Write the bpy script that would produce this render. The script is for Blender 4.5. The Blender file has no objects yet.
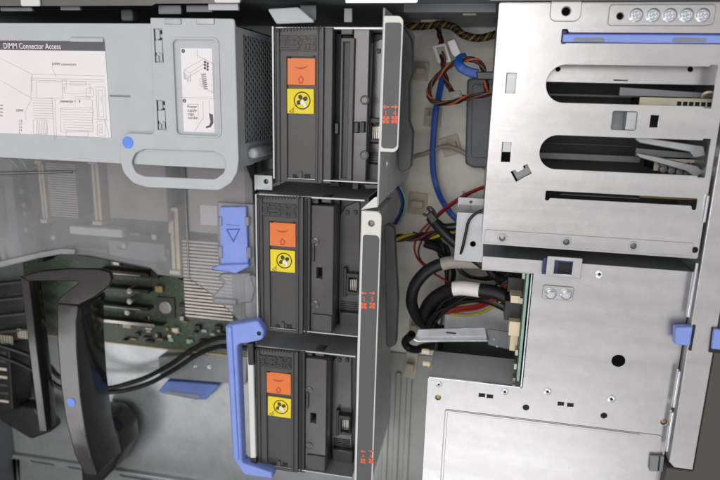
import bpy, bmesh, math, random
from mathutils import Vector, Matrix
random.seed(7)
sc = bpy.context.scene
COL = sc.collection
PI = math.pi

# ------------------------------------------------------------------ camera
# the photograph's vanishing points give the tilt of the view; the camera hangs 0.40 m above the chassis
H = 0.40
F = 600.0
dx = Vector((3140, 225, -F)).normalized()
dy = Vector((-65, 2510, F)); dy = (dy - dx * dy.dot(dx)).normalized()
df = dx.cross(dy).normalized()

def U(px, py, z=0.0):
    """point of the plane at height z seen at photo position (px, py)"""
    r = Vector((px - 360, py - 240, F))
    t = (H - z) / r.dot(df)
    return Vector((t * r.dot(dx), -t * r.dot(dy), z))

def cam_axis(i):
    return Vector((dx[i], -dy[i], -df[i]))
cam_d = bpy.data.cameras.new('camera')
cam = bpy.data.objects.new('camera', cam_d); COL.objects.link(cam)
R_, D_, F_ = cam_axis(0), cam_axis(1), cam_axis(2)
M = Matrix((( R_.x, -D_.x, -F_.x, 0), (R_.y, -D_.y, -F_.y, 0), (R_.z, -D_.z, -F_.z, H), (0, 0, 0, 1)))
cam.matrix_world = M
cam_d.sensor_width = 36; cam_d.lens = 36 * F / 720
cam_d.clip_start = 0.01; cam_d.clip_end = 50
cam_d.dof.use_dof = True
cam_d.dof.focus_distance = 0.43
cam_d.dof.aperture_fstop = 8
sc.camera = cam

# ------------------------------------------------------------------ materials
def lin(c):
    return tuple(((x / 255) / 12.92 if x / 255 <= .04045 else ((x / 255 + .055) / 1.055) ** 2.4) for x in c) + (1,)

def mat(name, rgb, rough=.5, metal=0.0, var=.06, vscale=60, bump=0.0, bscale=800, stretch=None, coat=0, dirt=0.0, rvar=.08, spec=.5, spangle=0.0, specks=0.0, wave=0.0):
    m = bpy.data.materials.new(name); m.use_nodes = True
    nt = m.node_tree; n = nt.nodes; L = nt.links
    b = n['Principled BSDF']
    b.inputs['Roughness'].default_value = rough
    b.inputs['Metallic'].default_value = metal
    b.inputs['Coat Weight'].default_value = coat
    b.inputs['Specular IOR Level'].default_value = spec
    tc = n.new('ShaderNodeTexCoord'); mp = n.new('ShaderNodeMapping')
    L.new(tc.outputs['Object'], mp.inputs[0])
    if stretch: mp.inputs['Scale'].default_value = stretch
    nz = n.new('ShaderNodeTexNoise'); nz.inputs['Scale'].default_value = vscale; nz.inputs['Detail'].default_value = 5
    L.new(mp.outputs[0], nz.inputs['Vector'])
    c = lin(rgb)
    rp = n.new('ShaderNodeValToRGB')
    rp.color_ramp.elements[0].position = .3; rp.color_ramp.elements[1].position = .7
    rp.color_ramp.elements[0].color = tuple(max(0, x * (1 - var * 2)) for x in c[:3]) + (1,)
    rp.color_ramp.elements[1].color = tuple(min(1, x * (1 + var)) for x in c[:3]) + (1,)
    L.new(nz.outputs['Fac'], rp.inputs[0])
    colout = rp.outputs[0]
    if dirt:
        n2 = n.new('ShaderNodeTexNoise'); n2.inputs['Scale'].default_value = 35; n2.inputs['Detail'].default_value = 8
        n2.inputs['Roughness'].default_value = .7
        L.new(tc.outputs['Object'], n2.inputs['Vector'])
        r2 = n.new('ShaderNodeValToRGB'); r2.color_ramp.elements[0].position = .55; r2.color_ramp.elements[1].position = .75
        r2.color_ramp.elements[0].color = (0, 0, 0, 1); r2.color_ramp.elements[1].color = (dirt, dirt, dirt, 1)
        L.new(n2.outputs['Fac'], r2.inputs[0])
        mx = n.new('ShaderNodeMixRGB'); mx.inputs[2].default_value = lin((150, 140, 125))
        L.new(r2.outputs[0], mx.inputs[0]); L.new(colout, mx.inputs[1]); colout = mx.outputs[0]
    if spangle:
        vo = n.new('ShaderNodeTexVoronoi'); vo.inputs['Scale'].default_value = 210
        L.new(tc.outputs['Object'], vo.inputs['Vector'])
        n3 = n.new('ShaderNodeTexNoise'); n3.inputs['Scale'].default_value = 9; n3.inputs['Detail'].default_value = 7; n3.inputs['Roughness'].default_value = .65
        L.new(tc.outputs['Object'], n3.inputs['Vector'])
        sp_ = n.new('ShaderNodeSeparateColor'); L.new(vo.outputs['Color'], sp_.inputs[0])
        ad_ = n.new('ShaderNodeMath'); ad_.operation = 'MULTIPLY_ADD'; ad_.inputs[1].default_value = .45; L.new(sp_.outputs[0], ad_.inputs[0]); L.new(n3.outputs['Fac'], ad_.inputs[2])
        mr3 = n.new('ShaderNodeMapRange'); mr3.inputs[1].default_value = .3; mr3.inputs[2].default_value = 1.1
        mr3.inputs[3].default_value = 1 - spangle; mr3.inputs[4].default_value = 1 + spangle * .6
        L.new(ad_.outputs[0], mr3.inputs[0])
        hs = n.new('ShaderNodeHueSaturation'); L.new(mr3.outputs[0], hs.inputs['Value']); L.new(colout, hs.inputs['Color']); colout = hs.outputs[0]
    if specks:
        n4 = n.new('ShaderNodeTexNoise'); n4.inputs['Scale'].default_value = 900; n4.inputs['Detail'].default_value = 2
        L.new(tc.outputs['Object'], n4.inputs['Vector'])
        r4 = n.new('ShaderNodeMapRange'); r4.inputs[1].default_value = .66; r4.inputs[2].default_value = .74; r4.inputs[4].default_value = specks
        L.new(n4.outputs['Fac'], r4.inputs[0])
        m4 = n.new('ShaderNodeMixRGB'); m4.inputs[2].default_value = lin((190, 186, 180)); L.new(r4.outputs[0], m4.inputs[0]); L.new(colout, m4.inputs[1]); colout = m4.outputs[0]
    L.new(colout, b.inputs['Base Color'])
    if rvar:
        mr = n.new('ShaderNodeMapRange'); mr.inputs[3].default_value = max(.02, rough - rvar); mr.inputs[4].default_value = min(1, rough + rvar)
        L.new(nz.outputs['Fac'], mr.inputs[0]); L.new(mr.outputs[0], b.inputs['Roughness'])
    if bump:
        nb = n.new('ShaderNodeTexNoise'); nb.inputs['Scale'].default_value = bscale; nb.inputs['Detail'].default_value = 3
        L.new(mp.outputs[0], nb.inputs['Vector'])
        bp = n.new('ShaderNodeBump'); bp.inputs['Strength'].default_value = bump; bp.inputs['Distance'].default_value = .0003
        L.new(nb.outputs['Fac'], bp.inputs['Height']); L.new(bp.outputs[0], b.inputs['Normal'])
        if wave:
            nw = n.new('ShaderNodeTexNoise'); nw.inputs['Scale'].default_value = 22; nw.inputs['Detail'].default_value = 2
            L.new(tc.outputs['Object'], nw.inputs['Vector'])
            bw = n.new('ShaderNodeBump'); bw.inputs['Strength'].default_value = wave; bw.inputs['Distance'].default_value = .002
            L.new(nw.outputs['Fac'], bw.inputs['Height']); L.new(bw.outputs[0], bp.inputs['Normal'])
    return m

STEEL = mat('brushed_steel', (189, 187, 187), .31, .76, .035, 90, .065, 700, (.10, 1, 1), rvar=.095, spangle=.07, wave=.07)
STEEL2 = mat('zinc_steel', (178, 180, 182), .38, .55, .05, 70, .08, 700, (1, .15, 1), rvar=.1, spangle=.08)
ZINC = mat('matt_zinc_steel', (214, 216, 218), .48, .2, .05, 70, .06, 700, spangle=.08)
STEELD = mat('dull_steel', (134, 137, 139), .5, .35, .08, 50, .05, 600)
FLOORM = mat('galvanised_sheet', (176, 180, 181), .3, .35, .05, 40, .08, 500, dirt=.12, spangle=.08, wave=.1)
LITFLOOR = mat('lit_floor_white', (240, 236, 226), .55, 0, .04, 60, .08, 600, dirt=.25)  # whitened copy of the floor sheet; the bay's brighter light is in the colour
RETAIN = mat('satin_black_plastic', (44, 42, 41), .13, 0, .06, 40, .03, 1500, rvar=.05, wave=.18)
VENT = mat('vent_steel', (150, 154, 156), .5, .0, .04, 60)
SHADEFLOOR = mat('shaded_floor_grey', (158, 160, 156), .4, .1, .06, 40, .08, 600)  # darker copy of the floor sheet; shade of the gap is in the grey
HARN = mat('dull_yellow_wire', (132, 118, 44), .5, 0, .1, 100)
BRIGHT = mat('plated_screw', (215, 220, 224), .22, .95, .04, 200)
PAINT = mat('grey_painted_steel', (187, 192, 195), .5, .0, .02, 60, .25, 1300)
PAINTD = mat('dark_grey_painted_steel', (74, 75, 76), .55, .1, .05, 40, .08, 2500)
BLACK = mat('black_plastic', (40, 39, 38), .4, 0, .08, 60, .2, 1600, specks=.10)
BLACK2 = mat('charcoal_plastic', (68, 67, 66), .38, 0, .05, 60, .25, 1600, specks=.08)
GLOSSB = mat('glossy_black_plastic', (46, 45, 44), .2, 0, .08, 40, .0, rvar=.05)
MIDG = mat('smoky_grey_plastic', (82, 80, 80), .2, 0, .08, 40, .1, 1600, specks=.08, wave=.2)
RUBBER = mat('black_cable_sheath', (26, 26, 27), .42, 0, .1, 200, .1, 1500)
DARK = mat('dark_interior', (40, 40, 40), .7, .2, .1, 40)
ORANGE = mat('orange_plastic', (232, 120, 50), .42, 0, .04, 80, .05, 2000)
YELLOW = mat('yellow_label', (238, 214, 14), .5, 0, .03, 80)
WHITEP = mat('white_paint', (222, 221, 216), .45, 0, .025, 60, .04, 2000)
PAPER = mat('label_paper', (238, 232, 233), .42, 0, .015, 60)
HEADER = mat('label_header_ink', (96, 93, 97), .42, 0, .03, 80)
INK = mat('label_line_ink', (176, 172, 176), .6, 0, .05, 80)
INKD = mat('label_dark_ink', (88, 86, 90), .6, 0, .05, 80)
BLUE = mat('blue_plastic', (132, 154, 226), .34, 0, .04, 60, .15, 1600, specks=.06, wave=.1)
BLUED = mat('blue_rail_plastic', (66, 92, 200), .36, 0, .08, 60, .05, 2000)
BLUEDOT = mat('blue_dot_sticker', (104, 146, 240), .4, 0, .02, 60)
BLUECAB = mat('blue_cable_sheath', (24, 82, 168), .45, 0, .08, 60)
GREYF = mat('grey_bar_face', (84, 84, 85), .5, 0, .03, 80, .05, 2500)
ARROW = mat('orange_red_print', (236, 100, 52), .5, 0, .05, 200)
PCB = mat('green_circuit_board', (58, 72, 61), .4, 0, .25, 300, .1, 900)
PCBE = mat('green_board_edge', (150, 186, 170), .5, 0, .1, 200)
BRASS = mat('board_edge_copper', (165, 145, 92), .4, .3, .1, 100)
CREAM = mat('cream_plastic', (222, 208, 178), .5, 0, .05, 100)
CREAMD = mat('aged_clamp_plastic', (206, 198, 176), .5, 0, .06, 100)
HEATS = mat('heatsink_aluminium', (196, 190, 182), .45, .55, .08, 100)
WYEL = mat('yellow_wire', (196, 176, 36), .45, 0, .05, 100)
WRED = mat('red_wire', (160, 42, 34), .45, 0, .05, 100)
WDRED = mat('dark_red_wire', (112, 30, 32), .45, 0, .05, 100)
WBRN = mat('brown_wire', (112, 62, 38), .45, 0, .05, 100)
WORG = mat('orange_wire', (178, 84, 44), .45, 0, .05, 100)
WGRY = mat('grey_cable_sheath', (158, 152, 142), .5, 0, .05, 100)
BEZEL = mat('bezel_plastic', (74, 70, 67), .55, 0, .05, 60, .2, 2500)
RIMM = mat('rim_steel', (112, 110, 106), .42, .45, .06, 60, .05, 600)
TABLE = mat('table_laminate', (120, 112, 102), .5, 0, .08, 8)
SILVER = mat('chip_metal_lid', (180, 178, 172), .35, .7, .05, 100)

ORELIEF = mat('orange_relief', (196, 72, 28), .5)
SYMINK = mat('symbol_ink', (66, 60, 30), .55)
def clear_mat(name, tint, haze, gloss_rough):
    m = bpy.data.materials.new(name); m.use_nodes = True
    nt = m.node_tree; n = nt.nodes; L = nt.links
    for x in list(n):
        if x.type == 'BSDF_PRINCIPLED': n.remove(x)
    out = n['Material Output']
    tr = n.new('ShaderNodeBsdfTransparent'); tr.inputs[0].default_value = tint
    di = n.new('ShaderNodeBsdfDiffuse'); di.inputs[0].default_value = lin((196, 196, 198))
    gl = n.new('ShaderNodeBsdfGlossy'); gl.inputs['Roughness'].default_value = gloss_rough
    fr = n.new('ShaderNodeFresnel'); fr.inputs[0].default_value = 1.42
    tc = n.new('ShaderNodeTexCoord'); nz = n.new('ShaderNodeTexNoise'); nz.inputs['Scale'].default_value = 14; nz.inputs['Detail'].default_value = 6
    L.new(tc.outputs['Object'], nz.inputs['Vector'])
    mr = n.new('ShaderNodeMapRange'); mr.inputs[1].default_value = .3; mr.inputs[2].default_value = .75
    mr.inputs[3].default_value = haze * .6; mr.inputs[4].default_value = haze * 1.5
    L.new(nz.outputs['Fac'], mr.inputs[0])
    m1 = n.new('ShaderNodeMixShader'); m2 = n.new('ShaderNodeMixShader')
    L.new(mr.outputs[0], m1.inputs[0]); L.new(tr.outputs[0], m1.inputs[1]); L.new(di.outputs[0], m1.inputs[2])
    nw = n.new('ShaderNodeTexNoise'); nw.inputs['Scale'].default_value = 9; nw.inputs['Detail'].default_value = 3; nw.inputs['Distortion'].default_value = 1.2
    L.new(tc.outputs['Object'], nw.inputs['Vector'])
    bw = n.new('ShaderNodeBump'); bw.inputs['Strength'].default_value = .22; bw.inputs['Distance'].default_value = .004
    L.new(nw.outputs['Fac'], bw.inputs['Height']); L.new(bw.outputs[0], gl.inputs['Normal'])
    L.new(fr.outputs[0], m2.inputs[0]); L.new(m1.outputs[0], m2.inputs[1]); L.new(gl.outputs[0], m2.inputs[2])
    L.new(m2.outputs[0], out.inputs[0])
    return m
def add_traces(m):
    n = m.node_tree.nodes; L = m.node_tree.links; b = n['Principled BSDF']
    src = b.inputs['Base Color'].links[0].from_socket
    tc = n.new('ShaderNodeTexCoord')
    bk = n.new('ShaderNodeTexBrick'); bk.inputs['Scale'].default_value = 95; bk.inputs['Mortar Size'].default_value = .07; bk.offset = .37; bk.squash = .6
    bk.inputs['Color1'].default_value = (0, 0, 0, 1); bk.inputs['Color2'].default_value = (.35, .35, .35, 1); bk.inputs['Mortar'].default_value = (1, 1, 1, 1)
    L.new(tc.outputs['Object'], bk.inputs['Vector'])
    vo = n.new('ShaderNodeTexVoronoi'); vo.inputs['Scale'].default_value = 260; vo.distance = 'CHEBYCHEV'
    L.new(tc.outputs['Object'], vo.inputs['Vector'])
    lt = n.new('ShaderNodeMath'); lt.operation = 'LESS_THAN'; lt.inputs[1].default_value = .12; L.new(vo.outputs['Distance'], lt.inputs[0])
    m1 = n.new('ShaderNodeMixRGB'); m1.inputs[2].default_value = lin((84, 96, 80)); L.new(src, m1.inputs[1])
    mu = n.new('ShaderNodeMath'); mu.operation = 'MULTIPLY'; mu.inputs[1].default_value = .6; L.new(bk.outputs['Color'], mu.inputs[0]); L.new(mu.outputs[0], m1.inputs[0])
    m2 = n.new('ShaderNodeMixRGB'); m2.inputs[2].default_value = lin((140, 138, 118)); L.new(m1.outputs[0], m2.inputs[1]); L.new(lt.outputs[0], m2.inputs[0])
    L.new(m2.outputs[0], b.inputs['Base Color'])
add_traces(PCB)
CLEAR = clear_mat('hazy_clear_plastic', (.90, .90, .91, 1), .19, .05)
CLEARW = clear_mat('milky_clear_plastic', (.95, .95, .97, 1), .34, .1)

# ------------------------------------------------------------------ object helpers
ORG = {}
def link(name, me, m, parent=None, smooth=False):
    """mesh in world coordinates -> one object, part of `parent` or a thing of its own"""
    o = bpy.data.objects.new(name, me); COL.objects.link(o)
    if m is not None:
        me.materials.clear(); me.materials.append(m)
    if smooth:
        for p in me.polygons: p.use_smooth = True
    if parent is not None:
        org = ORG[parent.name]; o.parent = parent
    else:
        vs = [v.co for v in me.vertices]
        org = Vector(((min(v.x for v in vs) + max(v.x for v in vs)) / 2, (min(v.y for v in vs) + max(v.y for v in vs)) / 2, min(v.z for v in vs)))
        o.location = org
    me.transform(Matrix.Translation(-org))
    ORG[o.name] = org
    return o

def tag(o, label=None, cat=None, group=None, kind=None):
    if label: o['label'] = label
    if cat: o['category'] = cat
    if group: o['group'] = group
    if kind: o['kind'] = kind
    return o

def thing(name, loc, label, cat, group=None):
    o = bpy.data.objects.new(name, None); COL.objects.link(o)
    o.empty_display_size = .01
    o.location = loc; ORG[o.name] = Vector(loc)
    return tag(o, label, cat, group)

def copy_tree(o, parent=None):
    c = o.copy(); COL.objects.link(c)
    if parent is not None: c.parent = parent
    for ch in list(o.children): copy_tree(ch, c)
    ORG[c.name] = Vector(c.location)
    return c

def rnd(pts, r, n=5):
    """round the corners of a 2D outline; r a number or one per corner (metres)"""
    out = []; k = len(pts)
    for i, p in enumerate(pts):
        ri = r[i] if isinstance(r, (list, tuple)) else r
        p = Vector(p[:2]); a = Vector(pts[i - 1][:2]); b = Vector(pts[(i + 1) % k][:2])
        if ri <= 0: out.append(p); continue
        u = (a - p); v = (b - p); lu, lv = u.length, v.length
        u.normalize(); v.normalize()
        ang = u.angle(v)
        d = min(ri / math.tan(ang / 2), lu * .49, lv * .49)
        rr = d * math.tan(ang / 2)
        c = p + (u + v).normalized() * (rr / math.sin(ang / 2))
        s = p + u * d - c; e = p + v * d - c
        a0 = math.atan2(s.y, s.x); a1 = math.atan2(e.y, e.x)
        da = (a1 - a0 + PI) % (2 * PI) - PI
        for q in range(n + 1):
            t = a0 + da * q / n
            out.append(c + Vector((math.cos(t), math.sin(t))) * rr)
    return out

def circ(c, r, n=20):
    return [Vector((c[0] + r * math.cos(2 * PI * i / n), c[1] + r * math.sin(2 * PI * i / n))) for i in range(n)]

def prism_mesh(outlines, ztop, thick, bev=0.0):
    cu = bpy.data.curves.new('tmp', 'CURVE'); cu.dimensions = '2D'; cu.fill_mode = 'BOTH'
    for pts in outlines:
        sp = cu.splines.new('POLY'); sp.points.add(len(pts) - 1); sp.use_cyclic_u = True
        for q, p in zip(sp.points, pts): q.co = (p[0], p[1], 0, 1)
    bev = min(bev, thick * .45)
    cu.extrude = thick / 2 - bev; cu.bevel_depth = bev; cu.offset = -bev; cu.bevel_resolution = 1
    ob = bpy.data.objects.new('tmp', cu); COL.objects.link(ob)
    dg = bpy.context.evaluated_depsgraph_get(); dg.update()
    me = bpy.data.meshes.new_from_object(ob.evaluated_get(dg))
    bpy.data.objects.remove(ob); bpy.data.curves.remove(cu)
    me.transform(Matrix.Translation((0, 0, ztop - thick / 2)))
    return me

def prism(name, outlines, ztop, thick, m, parent=None, bev=.0003):
    if not isinstance(outlines[0], (list, tuple)) or isinstance(outlines[0][0], (int, float)): outlines = [outlines]
    return link(name, prism_mesh(outlines, ztop, thick, bev), m, parent)

def rect(x0, y0, x1, y1, z):
    """world rectangle square to the chassis through photo positions of its upper left and lower right corners"""
    a, b = U(x0, y0, z), U(x1, y1, z)
    return [Vector((a.x, a.y)), Vector((b.x, a.y)), Vector((b.x, b.y)), Vector((a.x, b.y))]

def poly(pts, z):
    return [U(x, y, z).to_2d() for x, y in pts]

def box(name, x0, y0, x1, y1, z, thick, m, parent=None, bev=.0003, r=0.0):
    p = rect(x0, y0, x1, y1, z)
    if r: p = rnd(p, r)
    return prism(name, [p], z, thick, m, parent, bev)

def join_meshes(meshes):
    bm = bmesh.new()
    for me in meshes: bm.from_mesh(me); bpy.data.meshes.remove(me)
    me = bpy.data.meshes.new('m'); bm.to_mesh(me); bm.free()
    return me

def boxes_mesh(lst):
    """several axis-aligned boxes (x0,y0,x1,y1,z0,z1 in metres) of ONE part"""
    bm = bmesh.new()
    for x0, y0, x1, y1, z0, z1 in lst:
        v = [bm.verts.new(c) for c in ((x0, y0, z0), (x1, y0, z0), (x1, y1, z0), (x0, y1, z0), (x0, y0, z1), (x1, y0, z1), (x1, y1, z1), (x0, y1, z1))]
        for f in ((3, 2, 1, 0), (4, 5, 6, 7), (0, 1, 5, 4), (1, 2, 6, 5), (2, 3, 7, 6), (3, 0, 4, 7)):
            bm.faces.new([v[i] for i in f])
    bmesh.ops.recalc_face_normals(bm, faces=bm.faces)
    me = bpy.data.meshes.new('m'); bm.to_mesh(me); bm.free()
    return me

def tube_mesh(pts, r, flat=None, res=10):
    cu = bpy.data.curves.new('tmp', 'CURVE'); cu.dimensions = '3D'
    sp = cu.splines.new('BEZIER'); sp.bezier_points.add(len(pts) - 1)
    for b, p in zip(sp.bezier_points, pts):
        b.co = p; b.handle_left_type = b.handle_right_type = 'AUTO'
        if flat: b.tilt = PI / 2
    cu.resolution_u = res
    if flat:
        cu.twist_mode = 'Z_UP'; cu.extrude = flat; cu.bevel_depth = r; cu.bevel_resolution = 2
        cu.use_fill_caps = True; cu.fill_mode = 'FULL'
    else:
        cu.bevel_depth = r; cu.bevel_resolution = 4; cu.use_fill_caps = True; cu.fill_mode = 'FULL'
    ob = bpy.data.objects.new('tmp', cu); COL.objects.link(ob)
    dg = bpy.context.evaluated_depsgraph_get(); dg.update()
    me = bpy.data.meshes.new_from_object(ob.evaluated_get(dg))
    bpy.data.objects.remove(ob); bpy.data.curves.remove(cu)
    return me

def P3(lst):
    return [U(*p) for p in lst]

def tube(name, lst, r, m, parent=None, flat=None):
    return link(name, tube_mesh(P3(lst), r, flat), m, parent, True)

def text_mesh(s, at, size, z, thick=.00012, align='LEFT', bold=0.0, sx=1.0):
    cu = bpy.data.curves.new('tmp', 'FONT'); cu.body = s; cu.size = size; cu.align_x = align; cu.align_y = 'CENTER'
    cu.extrude = thick / 2; cu.offset = bold
    ob = bpy.data.objects.new('tmp', cu); COL.objects.link(ob)
    dg = bpy.context.evaluated_depsgraph_get(); dg.update()
    me = bpy.data.meshes.new_from_object(ob.evaluated_get(dg))
    bpy.data.objects.remove(ob); bpy.data.curves.remove(cu)
    me.transform(Matrix.Translation((at[0], at[1], z)) @ Matrix.Diagonal((sx, 1, 1, 1)))
    return me

def lathe_mesh(c, prof, n=24):
    """profile of (radius, z) turned about a vertical axis at c"""
    bm = bmesh.new(); rings = []
    for r, z in prof:
        rings.append([bm.verts.new((c[0] + r * math.cos(2 * PI * i / n), c[1] + r * math.sin(2 * PI * i / n), z)) for i in range(n)])
    for a, b in zip(rings, rings[1:]):
        for i in range(n): bm.faces.new((a[i], a[(i + 1) % n], b[(i + 1) % n], b[i]))
    bm.faces.new(rings[0][::-1]); bm.faces.new(rings[-1])
    bmesh.ops.recalc_face_normals(bm, faces=bm.faces)
    me = bpy.data.meshes.new('m'); bm.to_mesh(me); bm.free()
    return me

def line_mesh(p, q, w, z, t=.00008):
    p = Vector(p[:2]); q = Vector(q[:2]); d = (q - p).normalized(); nrm = Vector((-d.y, d.x)) * w / 2
    return prism_mesh([[p + nrm, p - nrm, q - nrm, q + nrm]], z + t, t)

def lines_obj(name, segs, z, w, m, parent):
    bm = bmesh.new()
    for (x0, y0, x1, y1) in segs:
        p = U(x0, y0, z).to_2d(); q = U(x1, y1, z).to_2d()
        if (q - p).length < 1e-6: continue
        d = (q - p).normalized(); nr = Vector((-d.y, d.x)) * w / 2
        zz = z + .00006 + random.random() * .00003
        bm.faces.new([bm.verts.new((*v, zz)) for v in (p - nr, q - nr, q + nr, p + nr)])
    bmesh.ops.recalc_face_normals(bm, faces=bm.faces)
    for f in bm.faces:
        if f.normal.z < 0: f.normal_flip()
    me = bpy.data.meshes.new('m'); bm.to_mesh(me); bm.free()
    return link(name, me, m, parent)

PX = .00066      # metres per photo pixel near the top plane

def screw_mesh(c, r, z, hexed=False):
    """pan head on a washer flange, with a cross recess cut between four raised lobes"""
    ms = [lathe_mesh(c, [(r, z), (r, z + .0005), (r * .82, z + .0009), (r * .78, z + .0010)], 24)]
    if hexed:
        ms.append(prism_mesh([circ(c, r * .72, 6)], z + .0032, .0024, .0003))
        ms.append(prism_mesh([circ(c, r * .42, 6)], z + .0035, .0008, .0002))
    else:
        for k in range(4):
            a = PI / 4 + k * PI / 2 + .3
            cc = Vector(c[:2]) + Vector((math.cos(a), math.sin(a))) * r * .36
            q = [cc + Vector((math.cos(a + b), math.sin(a + b))) * r * .34 for b in (-2.4, -1.4, -.6, .6, 1.4, 2.4)]
            ms.append(prism_mesh([q], z + .0022, .0014, .0004))
    return join_meshes(ms)

def rivet(name, px, py, z, r, parent, hollow=True, m=BRIGHT):
    c = U(px, py, z)
    prof = [(r, z), (r * .95, z + .0004), (r * .6, z + .0006)]
    if hollow: prof += [(r * .35, z + .0005), (r * .33, z + .0002)]
    return link(name, lathe_mesh(c, prof, 20), m, parent, False)

def dark_hole(px, py, z, r):
    return circ(U(px, py, z), r, 20)

# ------------------------------------------------------------------ table and chassis
FZ = -.180
lo = U(-230, -10, 0); hi = U(745, 790, 0)
X0, Y1, X1, Y0 = lo.x, lo.y, hi.x, hi.y
tb = link('table_top', boxes_mesh([(-1.2, -1.0, 1.0, .8, FZ - .05, FZ - .022)]), TABLE); tag(tb, kind='structure')

ch = thing('server_chassis', (0, -.08, FZ - .02), 'open grey steel tower server chassis lying on its side, seen from above', 'server chassis')
railL = U(687, 350, .002).x; railR = U(714, 350, .002).x
link('floor_panel', boxes_mesh([(X0, Y0, X1, Y1, FZ - .0015, FZ)]), FLOORM, ch)
ytop = U(300, -6, 0).y
link('lit_bay_floor', boxes_mesh([(U(392, 100, FZ).x, U(450, 356, FZ).y, U(510, 100, FZ).x, ytop - .001, FZ + .0003, FZ + .0012)]), LITFLOOR, ch)  # added sheet: floor whitened to stand for the light in the bay
link('shaded_floor', boxes_mesh([(U(380, 400, FZ).x, Y0 + .002, U(560, 400, FZ).x, U(450, 358, FZ).y, FZ + .0003, FZ + .0014)]), SHADEFLOOR, ch)  # added plate: shade of the narrow gap put into a darker grey
link('top_wall', boxes_mesh([(X0, ytop, X1, ytop + .0012, FZ, .004)]), STEELD, ch)
link('left_wall', boxes_mesh([(X0, Y0, X0 + .0012, ytop - .0002, FZ, .004)]), STEELD, ch)
link('bottom_wall', boxes_mesh([(X0 + .0014, Y0, X1, Y0 + .0012, FZ, .004)]), STEELD, ch)
# the rim folded inward along the top, in two steps with tabs
yl = U(200, 5.5, .004).y
prism('top_rim', [[(X0, ytop + .001), (X0, yl), (U(152, 5, .004).x, yl), (U(156, 5, .004).x, yl + .0012), (U(240, 5, .004).x, yl + .0012),
                  (U(243, 5, .004).x, yl + .004), (U(488, 5, .004).x, yl + .004), (U(490, 5, .004).x, yl + .002), (X1, yl + .002), (X1, ytop + .001)]], .0045, .0012, RIMM, ch)
for x0, x1, y0, y1, z in ((20, 40, -2, 6, .0062), (214, 240, -3, 2.5, .0062), (345, 418, -2, 3, .0062)):
    box('rim_tab', x0, y0, x1, y1, z, .0015, WHITEP if x0 != 345 else STEEL, ch, .0005, .0012)
for x0, x1, y0, y1, z in ((158, 181, 5, 14, -.004), (186, 212, 5, 12, -.004), (208, 238, 3, 10, .002), (344, 352, 8, 22, -.02), (60, 80, 6, 10, -.003), (0, 32, 7, 11, -.003), (300, 316, 5, 20, -.03)):
    box('rim_hook', x0, y0, x1, y1, z, .003, STEELD if x0 != 208 else PAINT, ch, .0004)
box('wall_clip', 120, 9, 133, 21, -.03, .010, STEELD, ch, .001, .002)
for x0, y0, x1, y1, z in ((421, 17, 441, 22, -.13), (463, 10, 476, 15, -.06)):
    box('wall_pad', x0, y0, x1, y1, z, .003, CREAMD, ch, .0004)
# inner ledge hanging on the top wall over the cable bay
link('wall_ledge', boxes_mesh([(U(404, 5, -.04).x, U(404, 12, -.04).y, U(496, 5, -.04).x, ytop - .0002, -.046, -.040)]), STEELD, ch)
# right rail and bezel
ry0 = U(690, 470, .002).y; ry1 = U(700, -12, .002).y
prism('side_rail', [[(railL, ry1), (railR, ry1), (railR, ry0), (railL + .004, ry0), (railL, ry0 + .004)]], .002, .0015, STEEL, ch, .0006)
link('rail_web', boxes_mesh([(railL + .0004, ry0 + .004, railL + .0014, ry1 - .001, -.06, .0003)]), STEEL2, ch)
for y0, y1 in ((262, 318), (372, 410), (414, 455), (194, 222)):
    a = U(687, y0, .002).y; b = U(687, y1, .002).y
    link('rail_lip', join_meshes([prism_mesh([rnd([(railL - .0032, b), (railL - .0012, b), (railL - .0012, a), (railL - .0032, a)], .0009)], .0022, .004, .0006)]), BRIGHT, ch)
yb = Y0
prism('bezel_edge', [rnd([(railR + .0004, ry1), (X1 + .02, ry1), (X1 + .02, yb), (railL - .001, yb), (railL - .001, ry0 - .0006), (railR + .0004, ry0 - .0006)], [0, .003, .003, .003, .001, .001])], .0024, .05, BEZEL, ch, .001)
# flange along the lower left with slots
fl = [rect(-130, 440, 0, 462, FZ + .004)]
flz = FZ + .006
fa = U(-60, 432, flz); fb = U(250, 505, flz)
fy1 = U(40, 459, flz).y; fy0 = U(40, 474, flz).y
slots = []
for x0, x1 in ((-70, -52), (-36, -16), (0, 16), (29, 53), (66, 100), (118, 150), (170, 205)):
    a = U(x0, 455, flz).x; b = U(x1, 455, flz).x
    slots.append(rnd([(a, fy1 - .0045), (b, fy1 - .0045), (b, fy1 - .0072), (a, fy1 - .0072)], .0008))
prism('floor_flange', [[(X0 + .002, fy1), (fb.x, fy1), (fb.x, fy0 - .03), (X0 + .002, fy0 - .03)]] + slots, flz, .0055, FLOORM, ch, .0008)
for px, py in ((1, 446), (-2, 453)):
    c = U(px, py + 4, FZ)
    link('floor_boss', lathe_mesh(c, [(.006, FZ), (.0055, FZ + .0025), (.004, FZ + .003)], 20), DARK, ch)
# floor ridges beside the lower cage
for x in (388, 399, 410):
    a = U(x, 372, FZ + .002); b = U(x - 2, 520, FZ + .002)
    link('floor_rib', join_meshes([prism_mesh([rnd([(a.x - .003, a.y), (a.x + .003, a.y), (a.x + .003, Y0 + .01), (a.x - .003, Y0 + .01)], .002)], FZ + .0036, .0020, .0009)]), SHADEFLOOR, ch)

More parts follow.
